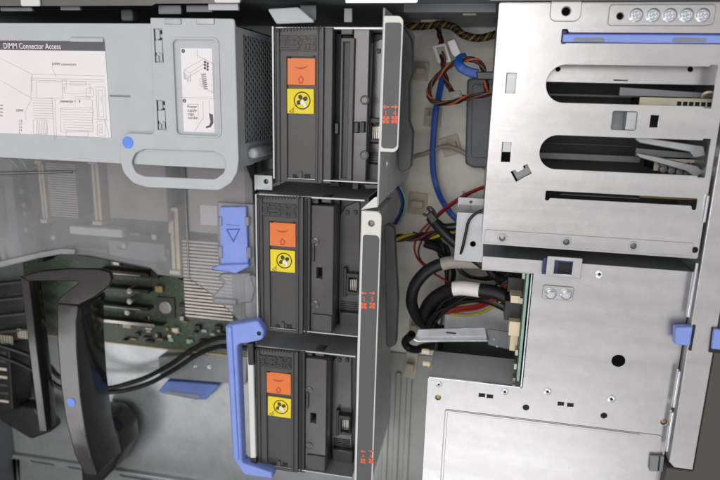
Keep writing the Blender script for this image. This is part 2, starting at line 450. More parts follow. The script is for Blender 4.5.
# ------------------------------------------------------------------ grey cover of the power supply cage
zc = .004
cv = thing('supply_cage', U(60, 100, -.150), 'light grey painted power supply cage with instruction labels and a loop handle', 'cage')
a = U(-150, 23, zc); b = U(238.5, 165, zc - .002)
cx1 = U(237, 90, zc).x; cy1 = U(60, 23, zc).y; cy0 = U(60, 160.5, zc).y
prism('top_panel', [rnd([(a.x, cy1), (cx1, cy1), (cx1, cy0), (a.x, cy0)], .001)], zc, .0014, PAINT, cv, .0005)
link('front_wall', boxes_mesh([(a.x, cy0 + .0004, cx1 - .002, cy0 + .0016, -.03, zc - .0016)]), PAINT, cv)
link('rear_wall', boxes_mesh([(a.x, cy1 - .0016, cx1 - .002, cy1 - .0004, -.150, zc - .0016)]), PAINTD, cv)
# vented side wall: honeycomb
def honeycomb(y0, y1, z0, z1, x, pitch, hole, t):
    bm = bmesh.new()
    R = pitch / math.sqrt(3)
    rows = int((y1 - y0) / pitch); cols = int((z1 - z0) / (R * 1.5))
    for i in range(cols):
        for j in range(rows):
            cz = z1 - R - i * R * 1.5; cy = y1 - pitch * .5 - j * pitch - (pitch / 2 if i % 2 else 0)
            if cy < y0 + pitch * .4: continue
            o = []; q = []
            for k in range(6):
                an = k * PI / 3
                o.append(bm.verts.new((x, cy + R * math.sin(an), cz + R * math.cos(an))))
                q.append(bm.verts.new((x, cy + hole * math.sin(an), cz + hole * math.cos(an))))
            for k in range(6): bm.faces.new((o[k], o[(k + 1) % 6], q[(k + 1) % 6], q[k]))
    bmesh.ops.remove_doubles(bm, verts=bm.verts, dist=pitch * .02)
    g = bmesh.ops.extrude_face_region(bm, geom=bm.faces[:])
    bmesh.ops.translate(bm, vec=(-t, 0, 0), verts=[e for e in g['geom'] if isinstance(e, bmesh.types.BMVert)])
    bmesh.ops.recalc_face_normals(bm, faces=bm.faces)
    me = bpy.data.meshes.new('m'); bm.to_mesh(me); bm.free()
    return me
vy1 = U(238, 29, 0).y; vy0 = U(238, 150, 0).y
link('vented_side', honeycomb(vy0, vy1, -.15, -.009, cx1 - .0006, .0050, .0023, .001), VENT, cv)
link('side_edge', boxes_mesh([(cx1 - .0016, cy0 + .0018, cx1 - .0002, cy1 - .0018, -.0095, zc - .0016), (cx1 - .0016, vy1 - .0025, cx1 - .0002, cy1 - .0018, -.15, -.0097), (cx1 - .0016, cy0 + .0018, cx1 - .0002, vy0 + .0040, -.15, -.0097)]), PAINT, cv)
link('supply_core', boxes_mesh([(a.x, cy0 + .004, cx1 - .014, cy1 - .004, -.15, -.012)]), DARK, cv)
c = U(246, 155, -.025)
link('side_post', lathe_mesh((cx1 + .0035, U(243, 152, -.02).y), [(.004, -.06), (.004, -.016), (.0034, -.013), (.002, -.0122)], 20), PAINT, cv, True)
# flap with loop handle
zf = zc + .003
out = poly([(150, 17.5), (234.5, 18.5), (238.5, 160), (237, 172), (231, 183), (219, 190.3), (146, 187.3), (133, 183), (123.5, 173), (120, 160), (120, 146), (126, 133), (154.2, 134)], zf)
out = rnd(out, [.001, .002, .004, .008, .008, .008, .008, .008, .008, .008, .008, .004, .003])
hole = poly([(144, 149), (214, 151.5), (222.5, 155.5), (226, 164), (223.5, 173), (215, 179.3), (145, 176.3), (136, 173), (131, 162.5), (135, 153)], zf)
hole = rnd(hole, .006)
rec = rnd(rect(173, 39.5, 219.5, 136, zf), .003)
notch = [rect(165, 18.8, 181.5, 24.2, zf), rect(197, 18.4, 214.5, 24.2, zf), rect(153.2, 28.4, 163.4, 62.4, zf), rect(156, 100, 166, 130, zf)]
prism('flap', [out, hole, rec] + notch[2:], zf, .0016, PAINT, cv, .0006)
fpn = bpy.data.objects['flap']
prism('flap_recess', [rnd(rect(171, 37.5, 222, 138, zf - .0016), .004)], zf - .0012, .0008, PAINT, cv, .0003)
# raised frame round the recess
o1 = rnd(rect(173, 39.5, 219.5, 136, zf), .003); 
o0 = rnd(rect(170.5, 37, 221.5, 138.5, zf + .0006), .0045)
prism('recess_rim', [o0, o1], zf + .0007, .0007, PAINT, cv, .0005)
for q in notch[:2]:
    prism('flap_tab', [q], zf + .001, .001, STEEL2, cv, .0003)
for q in notch[2:]:
    xa, xb, yt, yb_ = q[0].x, q[1].x, q[0].y, q[2].y
    ww, hh = xb - xa, yt - yb_
    bxm = lambda f0, f1, g0, g1, z1, t_: (xa + ww * f0, yt - hh * g1, xa + ww * f1, yt - hh * g0, z1 - t_, z1)
    link('hinge_gap', boxes_mesh([bxm(-.15, 1.15, -.02, 1.02, zf - .0017, .0004)]), PAINT, cv)
    link('hinge_clip', boxes_mesh([bxm(.14, .93, .36, .70, zf - .0003, .0013)]), PAINT, cv)
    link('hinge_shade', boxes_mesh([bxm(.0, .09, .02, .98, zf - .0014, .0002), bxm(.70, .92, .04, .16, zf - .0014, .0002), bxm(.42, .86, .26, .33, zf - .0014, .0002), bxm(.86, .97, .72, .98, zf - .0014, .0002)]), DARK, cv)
    link('hinge_spring', boxes_mesh([bxm(.16, .66, .04, .30, zf - .0007, .0009), bxm(.50, .84, .74, .95, zf - .0009, .0007), bxm(.12, .40, .80, .97, zf - .0006, .0009)]), STEEL2, cv)
prism('blue_dot', [circ(U(128, 142.5, zf), 6.6 * PX)], zf + .0002, .0002, BLUEDOT, cv, 0)
box('panel_tab', 69, 37.3, 103, 42, zc + .0016, .0016, PAINT, cv, .0006, .0008)
prism('panel_slot', [rnd(rect(109.5, 94.8, 130.5, 97.2, zc), .0006)], zc + .0003, .0004, STEELD, cv, 0)
# big label
zl = zc + .0004
lab = box('instruction_label', -40, 40, 111.2, 137.6, zl, .0003, PAPER, cv, 0)
lb = rect(-40, 40, 111.2, 137.6, zl)
hb = rect(-40, 40, 106, 51, zl)
prism('label_header', [[lb[0], lb[1], (lb[1].x, hb[2].y), (lb[0].x, hb[2].y)]], zl + .0001, .0001, HEADER, lab, 0)
hc = U(3.5, 46, zl)
link('header_text', text_mesh('DIMM Connector Access', (hc.x, hc.y), 8.6 * PX, zl + .00016, .0001, 'LEFT', .00004, .80), PAPER, lab)
s = []
def pbox(x0, y0, x1, y1, k=.045): s.extend([(x0, y0, x1, y0 + k * 0), (x1, y0, x1 + (y1 - y0) * k, y1), (x1 + (y1 - y0) * k, y1, x0 + (y1 - y0) * k, y1), (x0 + (y1 - y0) * k, y1, x0, y0)])
s += [(0, 58, 32, 74), (0, 80, 31, 98), (32, 74, 32, 92), (31, 78, 105, 80), (31, 80, 104, 82), (31, 77, 31, 99), (31, 77, 33, 74), (33, 74, 105, 76)]
pbox(36, 82, 62, 98); pbox(64, 84, 90, 93); pbox(62, 80, 66, 88); pbox(70, 82, 86, 85)
for i in range(9): s.append((32 + i * .25, 98 + i * 2.5, 53 + i * .2, 98.6 + i * 2.5))
s += [(52, 97, 54.5, 140), (55, 99, 56.5, 137), (32, 98, 25, 112), (25, 112, 26, 120), (24, 110, 18, 109)]
for i in range(9): s.append((61 + i * .3, 109 + i * 2.6, 91 + i * .3, 110 + i * 2.6))
pbox(60, 108, 92, 132); pbox(66, 131, 88, 136.5); pbox(33, 120, 47, 134)
for i in range(7): s.append((36 + i * 1.7, 121, 36.8 + i * 1.7, 135))
pbox(96, 87, 105, 119); pbox(98, 90, 102.5, 117); pbox(97, 121, 105, 136); pbox(99, 124, 102, 133)
s += [(93, 119, 108, 120), (92, 100, 94, 118), (88, 112, 94, 113), (101, 96, 101.5, 102), (101, 127, 101.3, 131), (105, 119, 109, 136), (52, 66, 56, 77)]
pbox(75, 96.5, 90, 99); pbox(86, 88, 93, 97)
lines_obj('label_drawing', s, zl + .00003, .00021, INK, lab)
t = []
def tx(st, x, y, size, arr, b=0.0):
    c = U(x, y, zl); arr.append(text_mesh(st, (c.x, c.y), size * PX, zl + .0001, .00005, 'LEFT', b))
tx('DIMM connectors', 52, 64, 4.0, t); tx('connector 1   9', 60, 101, 4.0, t, .00003); tx('DIMM', 16, 110.5, 3.6, t)
for i in range(5): tx(('1 8', '2 7', '3 6', '4 5', '5')[i], 19, 121 + i * 3, 3.2, t)
for i in range(4): tx('ooo', -1, 105 + i * 3.4, 3.2, t)
link('label_text', join_meshes(t), INKD, lab)
# small label on the flap
zs = zf - .0011
sl = prism('step_label', [rect(180.4, 48, 214.5, 132.6, zs)], zs, .0002, PAPER, cv, 0)
s = []
s += [(181, 97.3, 215, 98.2), (197, 49.5, 197.3, 58), (197, 55, 213.5, 64), (213.5, 62, 214, 95), (200, 85, 213, 93), (200, 85, 199.8, 78)]
s += [(184, 70, 204, 58.5), (184, 70, 185, 79), (185, 79, 205, 67), (184, 70, 190, 73), (190, 73, 208, 61), (190, 73, 191, 81), (204, 58.5, 208, 61), (187, 81, 191, 81), (205, 66.5, 208, 63)]
for i in range(5): s.append((183.6 + i * 1.5, 72 + i * 1.2, 184.5 + i * 1.5, 79.5 + i * .4))
for i in range(6): s.append((212, 62 + i * 5.5, 212.2, 64.5 + i * 5.5))
for i in range(9): s.append((201 + i * .1, 74 + i * 1.5, 206 + i * .25, 73 + i * 1.9))
s += [(203, 101, 203.3, 118), (203, 118, 199, 124), (199, 124, 195, 131), (209, 100, 209.4, 112), (187.5, 104, 198, 104.5), (198, 104, 198.5, 120)]
lines_obj('step_drawing', s, zs + .00002, .00024, INK, sl)
d = []
for k in range(6):
    c = U(205 + (k % 2) * 2.6, 62 + k * 1.5, zs); d.append(prism_mesh([circ(c, .0009, 8)], zs + .0001, .00008))
c = poly([(209, 113), (213, 114.5), (213.4, 123), (211, 127), (206, 128.2), (206, 126.4), (209.5, 125), (210.6, 121.5), (209.6, 117)], zs); d.append(prism_mesh([c], zs + .0001, .00008))
for k in range(8):
    a_ = U(201.2 + k * .35, 75 + k * 2.0, zs); b_ = U(206 + k * .2, 74.6 + k * 2.0, zs); d.append(line_mesh(a_, b_, .0005, zs + .00002))
for x, y in ((183.2, 51), (184.4, 100.6)):
    d.append(prism_mesh([circ(U(x, y, zs), .0013, 16)], zs + .0001, .00008))
link('step_ink', join_meshes(d), INKD, sl)
d = []
for st, x, y in (('1', 183.2, 51), ('2', 184.4, 100.6)):
    c = U(x, y, zs); d.append(text_mesh(st, (c.x, c.y), .0022, zs + .00014, .00005, 'CENTER'))
link('step_number', join_meshes(d), PAPER, sl)
d = []
for i, st in enumerate(('Power', 'supply', 'cage', 'handle')):
    c = U(187.2 + i * .2, 106.5 + i * 3.7, zs); d.append(text_mesh(st, (c.x, c.y), 4.2 * PX, zs + .0001, .00005))
link('step_text', join_meshes(d), INKD, sl)

# ------------------------------------------------------------------ fan modules
zn = -.020
def plate_side(B, root):
    B('edge_strip', 303.4, 197, 309.8, 334.5, -.0015, .022, BLACK, root, .0006)
    B('edge_groove', 305.6, 199, 307.0, 333.5, -.0009, .001, DARK, root, .0001)
    sp = [rnd(rect(311.3, 205, 332, 335.5, zn - .004), .001), rect(316.2, 267.3, 322.2, 279, zn - .004)]
    sd = prism('side_plate', sp, zn - .004, .018, MIDG, root, .0005)
    prism('plate_backing', [rect(312.5, 260, 330, 286, zn - .02)], zn - .016, .001, DARK, root, 0)
    B('plate_step', 312.5, 314, 331.5, 335, -.0024, .0016, BLACK2, root, .0006)
    B('plate_hook', 312, 243.5, 314, 262, -.0020, .002, BLACK2, root, .0005, .0006)
    for yy in (243, 306):
        link('plate_boss', lathe_mesh(U(313.5, yy, zn), [(.0034, zn - .004), (.0032, zn - .0034), (.0020, zn - .0031)], 20), MIDG, root)
    B('top_clip', 310.6, 196.5, 318.5, 204.2, -.006, .012, BLACK, root, .0006)
    B('top_clip', 321.5, 196.5, 331, 203.2, -.005, .012, BLACK2, root, .0006)

def wide_side(B, root):
    B('edge_strip', 303.4, 197, 311.0, 334.5, -.0012, .022, BLACK2, root, .0006)
    B('edge_groove', 311.4, 199, 318.6, 333.5, -.012, .006, DARK, root, .0001)
    sp = [rnd(rect(319.2, 206, 330.2, 333, zn - .003), .0008), rect(321.6, 210, 325.6, 330, zn - .003)]
    prism('strip_frame', sp, zn - .003, .018, BLACK2, root, .0005)
    prism('strip_floor', [rect(320.2, 207, 329.2, 332, zn - .006)], zn - .006, .001, BLACK, root, 0)
    B('top_clip', 319.2, 197, 330.2, 203.8, -.004, .012, BLACK2, root, .0006)
    B('top_clip', 321, 204, 330, 205.4, -.005, .006, BLACK, root, .0004)
    B('side_plate', 331.0, 197.5, 343.4, 334.5, -.006, .014, MIDG, root, .0006)
    link('plate_boss', lathe_mesh(U(340.2, 263, zn), [(.0034, zn - .006), (.0032, zn - .0053), (.002, zn - .005)], 20), MIDG, root)
    link('plate_boss', lathe_mesh(U(340.2, 312, zn), [(.0034, zn - .006), (.0032, zn - .0053), (.002, zn - .005)], 20), MIDG, root)
    for x0, x1 in ((314, 317.5), (332, 336), (338, 341.5)):
        B('side_clip', x0, 281, x1, 291, -.002, .010, BLACK, root, .0006)
    B('blower_shelf', 348, 205, 362, 224, -.030, .006, BLACK2, root, .001)
def fan_module(strips=False):
    """built at the middle module, copied to the other two"""
    B = lambda nm, x0, y0, x1, y1, dz, th, m, par, bv=.0004, r=0: box(nm, x0, y0, x1, y1, zn + dz, th, m, par, bv, r)
    root = thing('fan_module', U(300, 262, -.17), '-', 'fan', 'hot swap fan modules in the middle of the chassis')
    # steel cradle
    e = rect(255.5, 194, 360, 338, zn)
    w = .0012
    link('steel_frame', boxes_mesh([(e[0].x, e[2].y, e[0].x + w, e[0].y, -.16, zn + .001), (e[0].x + w, e[2].y, e[1].x, e[2].y + w * .7, -.16, zn - .001),
                                    (e[0].x + w, e[0].y - w, e[1].x, e[0].y, -.16, zn - .003)]), STEEL2, root)
    # body: deep black box below the faces
    b = rect(257.6, 197, 360, 336.5, zn)
    link('housing', boxes_mesh([(b[0].x, b[2].y, b[1].x - .001, b[0].y, -.15, zn - .026)]), BLACK, root)
    # front panel with groove
    pa = rect(257.8, 195.5, 303, 334.6, zn)
    gr = rect(269.0, 221.2, 295.8, 331, zn)
    prism('front_panel', [rnd(pa, .0012), gr], zn, .026, BLACK2, root, .0006)
    prism('groove_floor', [rect(267, 219.8, 298, 333, zn - .002)], zn - .0022, .0012, BLACK2, root, 0)
    # ridges left and right of the groove
    rb = []
    for x0, x1 in ((258.0, 260.2), (262.2, 263.0), (296.9, 298.4), (300.6, 302.8)):
        rb.append(prism_mesh([rect(x0, 197, x1, 333.5, zn + .001)], zn + .0012, .0012, .0004))
    link('panel_ridge', join_meshes(rb), BLACK2, root)
    for x0, x1 in ((275.4, 279.5), (286.2, 291.5)):
        B('groove_notch', x0, 324.5, x1, 329, -.0016, .001, DARK, root)
    B('groove_clip', 281, 322.5, 284, 328.5, -.0008, .0012, MIDG, root)
    # raised nameplate: striped slab letters
    nm = rect(262.8, 203.3, 296, 216.8, zn)
    zq = zn + .0006
    prism('nameplate', [rnd(rect(262, 202.2, 296.2, 218.3, zn), .0005)], zn + .00035, .0004, BLACK, root, .0001)
    rows = 8
    Wd = nm[1].x - nm[0].x; Hh = nm[0].y - nm[2].y
    I = [(0, 7)] ; 
    let = []
    def runs(ch, i):
        if ch == 'I': return [(0, 6)] if i in (0, 1, 6, 7) else [(1.7, 4.3)]
        if ch == 'B': return {0: [(0, 7)], 1: [(0, 8)], 2: [(1.5, 3.8), (5.6, 8.2)], 3: [(1.5, 7)], 4: [(1.5, 7)], 5: [(1.5, 3.8), (5.6, 8.2)], 6: [(0, 8)], 7: [(0, 7)]}[i]
        return {0: [(0, 3.4), (7.6, 11)], 1: [(0, 4), (7, 11)], 2: [(1.5, 4.6), (6.4, 9.5)], 3: [(1.5, 9.5)], 4: [(1.5, 3.6), (4.0, 7.0), (7.4, 9.5)], 5: [(1.5, 3.6), (4.5, 6.5), (7.4, 9.5)], 6: [(0, 3.6), (5, 6), (7.4, 11)], 7: [(0, 3.6), (5.3, 5.7), (7.4, 11)]}[i]
    for ch_, off in (('I', 0), ('B', 7.3), ('M', 16.8)):
        for i in range(rows):
            for r0, r1 in runs(ch_, i):
                x0 = nm[0].x + Wd * (off + r0) / 27.8; x1 = nm[0].x + Wd * (off + r1) / 27.8
                y1 = nm[0].y - Hh * i / rows; y0 = y1 - Hh / rows * .62
                let.append((x0, y0, x1, y1, zn, zn + .0011))
    link('raised_logo', boxes_mesh(let), BLACK2, root)
    # orange tab
    og = B('release_tab', 269.5, 222.0, 295.6, 247.6, -.0006, .0022, ORANGE, root, .0004)
    zo = zn - .0006
    arc = [U(282.6 + 6 * math.sin(t_), 229.5 + 3.0 * math.cos(t_), zo).to_2d() for t_ in [-1.45 + .29 * k for k in range(11)]] + \
          [U(282.6 + 6 * math.sin(t_), 229.7 + 1.4 * math.cos(t_), zo).to_2d() for t_ in [1.45 - .29 * k for k in range(11)]]
    prism('tab_mark', [arc], zo + .0003, .0003, ORELIEF, og, 0)
    ar = poly([(282.3, 238), (285, 241), (284.2, 245), (280.6, 245), (279.8, 241)], zo)
    prism('tab_mark', [ar, [p + (Vector((sum(q.x for q in ar) / 5, sum(q.y for q in ar) / 5)) - p) * .35 for p in ar]], zo + .0003, .0003, ORELIEF, og, 0)
    for x in (270.5, 293.5):
        B('tab_pin', x, 221.4, x + 1.8, 222.8, .0002, .001, DARK, og, .0001)
    # yellow warning label: crossed fan and hand
    yl_ = B('warning_label', 270.2, 249.2, 295.0, 273, -.0008, .0016, YELLOW, root, .0002)
    zy = zn - .0008
    cc = U(284.2, 260.6, zy)
    k = 9.0 * PX * 1.05
    d = [prism_mesh([circ(cc, k, 32), circ(cc, k * .87, 32)], zy + .0001, .0001)]
    for q in range(4):
        an = q * PI / 2 + .5
        c2 = Vector(cc[:2]) + Vector((math.cos(an), math.sin(an))) * k * .42
        el = [c2 + Vector((math.cos(an), math.sin(an))) * math.cos(t_) * k * .30 + Vector((-math.sin(an), math.cos(an))) * math.sin(t_) * k * .25 for t_ in [i * PI / 8 for i in range(16)]]
        d.append(prism_mesh([el], zy + .0001, .0001))
    p0, p1 = U(276, 257.5, zy), U(278.2, 267.8, zy)
    d.append(line_mesh((p0.x + .001, p0.y - .006), (p0.x + .0075, p0.y - .0015), .00035, zy + .00002))
    tri = poly([(272.0, 269.5), (275.6, 266.5), (275.2, 271)], zy); d.append(prism_mesh([tri, [p + (Vector((sum(q.x for q in tri) / 3, sum(q.y for q in tri) / 3)) - p) * .4 for p in tri]], zy + .0001, .0001))
    d.append(line_mesh(U(276.4, 265.5, zy), U(276.4, 272, zy), .0003, zy + .00002))
    link('fan_symbol', join_meshes(d), SYMINK, yl_)
    hd = rnd([Vector(cc[:2]) + Vector((x, y)) * k for x, y in ((-.1, .02), (.12, .12), (.42, -.3), (.5, -.62), (.3, -.78), (.1, -.55), (-.28, -.22))], .0006)
    prism('hand_symbol', [hd], zy + .0002, .0002, PAPER, yl_, 0)
    if strips:
        wide_side(B, root)
    else:
        plate_side(B, root)
    rb2 = []
    for k in range(14):
        x = 259.5 + k * 3.05
        rb2.append(prism_mesh([rect(x, 196.0, x + 1.2, 199.2, zn + .0006)], zn + .0006, .0008, .0002))
    link('top_rib', join_meshes(rb2), BLACK, root)
    for y_, x0_ in ((209, 334.0), (240, 334.0), (290, 334.0), (318, 334.0)):
        B('strip_latch', x0_, y_, x0_ + 3, y_ + 6, -.0195, .003, MIDG, root, .0004)
    for k in range(5):
        B('blower_rib', 340.5, 302 + k * 2.0, 358, 302.8 + k * 2.0, -.0232, .0012, BLACK, root, .0002)
    # recessed blower face with the plug socket
    rc = [rnd(poly([(338.5, 217), (345.5, 206), (360, 200), (360, 334), (344, 334), (338.5, 322)], zn - .024), .002), rect(346.8, 276, 356.5, 293.5, zn - .024)]
    prism('blower_face', rc, zn - .024, .006, MIDG, root, .0008)
    B('blower_strip', 333.4, 197.5, 337.6, 335, -.021, .008, BLACK, root, .0006)
    B('blower_step', 339.5, 312, 360, 333, -.019, .006, BLACK2, root, .001)
    so = prism('plug_socket', [rnd(rect(346.2, 273, 358.2, 295.5, zn - .017), .0006), rect(348.6, 277.5, 357.0, 292.5, zn - .017)], zn - .017, .012, BLACK, root, .0004)
    for i in range(4):
        B('socket_pin', 350.1 + i * 1.8, 279.5, 351.0 + i * 1.8, 291, -.0215, .002, SILVER, so, .0001)
    B('plug_latch', 343.4, 268, 346.0, 297, -.019, .006, BLACK, root, .0005)
    c = U(348, 214, zn - .022)
    for xx in (345.5, 353.5):
        B('blower_vent', xx, 210.5, xx + 3.2, 215, -.0222, .001, BLACK, root, .0002, .0005)
    return root

fan = fan_module()
base = Vector(fan.location)
ref = U(269.3, 221.7, zn)
fans = [fan]
c = copy_tree(fan); q = U(266.2, 371.7, zn); c.location = base + Vector((q.x - ref.x, q.y - ref.y, 0))
top_fan = fan_module(True)
q = U(287, 57.2, zn); top_fan.location = base + Vector((q.x - ref.x, q.y - ref.y, 0))
fans += [top_fan, c]
for f_, an_ in ((top_fan, .010), (c, -.012)):
    for ch_ in f_.children:
        if ch_.name.startswith('warning_label'): ch_.rotation_euler.z = an_
fans[0]['label'] = 'middle black fan module, right beside the blue sliding latch'
fans[1]['label'] = 'uppermost black fan module, beside the grey vented supply cage'
fans[2]['label'] = 'lowest black fan module, held by the long blue bracket handle'
# grey lever of the uppermost fan
ORG[top_fan.name] = Vector(top_fan.location)
g = prism('fan_lever', [rnd(poly([(268, 9), (299, 7.2), (317, 22.5), (277, 24)], -.012), [.001, .004, .001, .001])], -.010, .003, PAINT, fans[1], .0008)

# ------------------------------------------------------------------ dividers with labelled bars
def fan_glyph(c, z, w, h):
    out = []
    for sx in (-1, 1):
        for sy in (-1, 1):
            cc = Vector((c[0] + sx * w * .25, c[1] + sy * h * .25))
            out.append(prism_mesh([rnd([cc + Vector((-w * .2, -h * .2)), cc + Vector((w * .2, -h * .2)), cc + Vector((w * .2, h * .2)), cc + Vector((-w * .2, h * .2))], w * .12, 3)], z, .0001))
    out.append(prism_mesh([circ(c, w * .12, 10)], z + .00002, .0001))
    return out

def marks(name, par, xl, xr, ya, yn, yg, z, n1, n2, wpx):
    d = []
    w = wpx * PX
    for x, dr in ((xl, -1), (xr, 1)):
        c = U(x, ya, z)
        a = [(-.5, .10), (.05, .10), (.05, .34), (.5, 0), (.05, -.34), (.05, -.10), (-.5, -.10)]
        d.append(prism_mesh([[Vector((c.x + dr * p[0] * w, c.y + p[1] * w)) for p in a]], z + .0001, .0001))
        c = U(x, yg, z); d += fan_glyph(c, z + .0001, w * 1.05, w * 1.15)
    link(name, join_meshes(d), ARROW, par)
    d = []
    for x, s_ in ((xl, n1), (xr, n2)):
        c = U(x, yn, z); d.append(text_mesh(s_, (c.x, c.y), w * .95, z + .00008, .0001, 'CENTER', .00006))
    link('bar_number', join_meshes(d), ARROW, par)

zb = .003
# upper divider
up = thing('fan_divider', U(392, 85, -.17), 'upper white edged divider bar with orange fan arrows 1 and 4, shorter one', 'divider', 'fan dividers')
r1 = rect(383.0, 15.5, 399.3, 152.5, zb)
r1[1].x = r1[2].x = U(400.8, 85, zb).x; r1[0].x = r1[3].x = U(381.2, 85, zb).x
prism('bar_flange', [rnd(r1, [.0008, .004, .004, .0008])], zb, .0016, WHITEP, up, .0005)
g1 = [Vector((r1[0].x + .0014, r1[0].y - .0042)), Vector((r1[1].x - .0010, r1[0].y - .0042)), Vector((r1[1].x - .0010, r1[2].y + .0024)), Vector((r1[0].x + .0014, r1[2].y + .0024))]
prism('bar_face', [rnd(g1, [.001, .002, .003, .002])], zb + .0004, .0006, GREYF, up, .0001)
marks('bar_arrows', up, 385.8, 394.7, 106.8, 113.2, 119.6, zb + .0004, '1', '4', 7.0)
wx = r1[0].x
wz = lambda x, y0, y1, z0, z1, t=.0012: (x, y0, x + t, y1, z0, z1)
ya = U(380, 8, 0).y; ybm = U(378, 205, 0).y
holeY = U(388, 164, -.03).y
def wall_mesh(x, y0, y1, z0, z1, holes, t=.0012):
    """vertical sheet in the YZ plane with round or square holes (y, z, r, n)"""
    me = prism_mesh([[(y0, z0), (y1, z0), (y1, z1), (y0, z1)]] + [circ((hy, hz), r, n) for hy, hz, r, n in holes], 0, t, 0)
    # (u, v, w) -> (x=w, y=u, z=v)
    me.transform(Matrix(((0, 0, 1, x + t / 2), (1, 0, 0, 0), (0, 1, 0, 0), (0, 0, 0, 1))))
    return me
link('divider_wall', wall_mesh(wx, ybm, ya, -.17, zb - .0017, [(holeY, -.03, .0035, 4)] + [(U(404, y, -.1).y, -.12, .0022, 14) for y in (60, 90, 140, 155)]), ZINC, up)
# fan duct attached right of the wall: angular dark grey plate
dz = -.075
DUCTM = mat('duct_plastic', (92, 93, 92), .4, 0, .06, 50, .2, 1600)
prism('duct_plate', [rnd(poly([(398, 20), (404, 26), (412, 40), (413, 70), (409, 84), (409, 120), (413, 132), (411, 168), (398, 175)], dz), .004)], dz, .012, DUCTM, up, .001)

lo_ = thing('fan_divider', U(369, 360, -.17), 'lower white edged divider bar, longer one, with two sets of orange arrows', 'divider', 'fan dividers')
r2 = rect(359.0, 210.5, 377, 520, zb)
r2[0].x = r2[3].x = U(358.0, 345, zb).x; r2[1].x = r2[2].x = U(377.2, 345, zb).x
hc2 = U(371.3, 223.5, zb)
prism('bar_flange', [rnd(r2, [.0008, .004, .002, .0008]), circ(hc2, 3.4 * PX, 20)], zb, .0016, WHITEP, lo_, .0005)
link('bar_screw', lathe_mesh(hc2, [(.0036, zb - .003), (.0034, zb - .0014), (.002, zb - .001), (.0015, zb - .0022)], 16), STEELD, lo_)
y_ = U(370, 235, zb).y
g2 = [Vector((r2[0].x + .0015, y_)), Vector((r2[1].x - .0010, y_)), Vector((r2[1].x - .0010, r2[2].y + .002)), Vector((r2[0].x + .0015, r2[2].y + .002))]
prism('bar_face', [rnd(g2, [.002, .003, .002, .002])], zb + .0004, .0006, GREYF, lo_, .0001)
marks('bar_arrows', lo_, 364.0, 372.3, 293.2, 299, 305.6, zb + .0004, '2', '5', 6.4)
marks('bar_arrows', lo_, 363.0, 371.2, 451.3, 456, 461, zb + .0004, '3', '6', 5.8)
link('divider_wall', wall_mesh(r2[0].x, U(360, 540, 0).y, r2[0].y - .0006, -.17, zb - .0017, [(U(385, y, -.1).y, -.11, .002, 14) for y in (218, 262, 290)]), ZINC, lo_)
prism('top_gusset', [poly([(360.8, 209.5), (378, 207), (379, 196), (375, 197)], zb - .004)], zb - .003, .0012, WHITEP, lo_, .0003)
link('gusset_wall', boxes_mesh([(r2[0].x + .0014, r2[0].y - .0012, r2[1].x - .002, r2[0].y, -.06, zb - .0018)]), STEEL2, lo_)
prism('duct_plate', [rnd(poly([(384, 222), (394, 228), (398, 300), (396, 345), (386, 350)], dz), .003)], dz, .01, DUCTM, lo_, .001)

# corner post between cage, clear sheet and fan
cp = thing('corner_bracket', U(264, 185, -.06), 'small pale steel corner bracket with a hole left of the uppermost fan', 'bracket')
prism('bracket_plate', [rnd(rect(254, 174.5, 272.5, 190.5, -.03), .001), circ(U(266, 181.5, -.03), 2.6 * PX, 16)], -.03, .0015, STEEL2, cp, .0004)
link('bracket_boss', lathe_mesh(U(266, 181.5, -.033), [(.0034, -.04), (.0032, -.034), (.001, -.0336)], 16), STEELD, cp)
box('bracket_leg', 254, 174.5, 256, 190.5, -.0318, .05, STEEL2, cp)

# ------------------------------------------------------------------ clear air duct with blue latch
zp = -.045
ad = thing('clear_air_duct', U(130, 220, -.12), 'hazy clear plastic air duct cover over the mainboard', 'air duct')
edge = [(-150, 300), (0, 268), (40, 258), (62, 254), (90, 256), (150, 268), (158, 275), (190, 279.5), (213, 296), (240, 322), (258, 324), (252, 182), (236, 140), (-150, 120)]
prism('clear_sheet', [rnd(poly(edge, zp), .002)], zp, .002, CLEAR, ad, .0005)
lip = [(-150, 300), (0, 268), (40, 258), (62, 254), (75, 254.6), (75, 249), (62, 248.4), (40, 252), (0, 261), (-150, 292)]
prism('edge_lip', [rnd(poly(lip, zp + .002), .001)], zp + .003, .003, CLEARW, ad, .0008)
lip2 = [(75, 256), (90, 258), (150, 270), (150, 265), (112, 257), (90, 252.5), (75, 251)]
prism('edge_lip', [rnd(poly(lip2, zp - .001), .001)], zp - .0022, .005, GLOSSB, ad, .0008)
box('vertical_fold', 184.5, 168, 187.5, 279, zp + .002, .0022, CLEARW, ad, .0008)
prism('cross_fold', [rnd(poly([(-60, 173.5), (72, 170.5), (72, 173), (-60, 177)], zp + .002), .0006)], zp + .0024, .0022, CLEAR, ad, .0006)
# latch frame in the clear sheet
zk = zp + .006
prism('latch_frame', [rnd(rect(216, 202.5, 253.5, 268, zk), .001), rect(220, 207, 247, 266, zk)], zk - .001, .004, CLEARW, ad, .0005)
for x0, y0, x1, y1 in ((218, 217, 221.5, 226), (217.5, 246.5, 222, 258), (244.5, 217, 248.5, 226), (246.0, 247.5, 250.2, 259)):
    box('latch_claw', x0, y0, x1, y1, zk + .004, .003, CLEARW, ad, .0004)
prism('step_clip', [rnd(poly([(221, 274), (250, 273), (255, 290), (252, 302), (232, 305), (213, 303.5), (212, 297), (224, 284), (218, 277)], zk), .0015)], zk + .001, .006, CLEARW, ad, .001)
box('step_ledge', 213, 298.5, 236, 305, zk + .004, .004, CLEARW, ad, .0008, .001)
prism('side_pad', [rnd(poly([(244, 276), (257, 273), (258, 320), (246, 319)], zp + .004), .004)], zp + .006, .003, CLEARW, ad, .001)
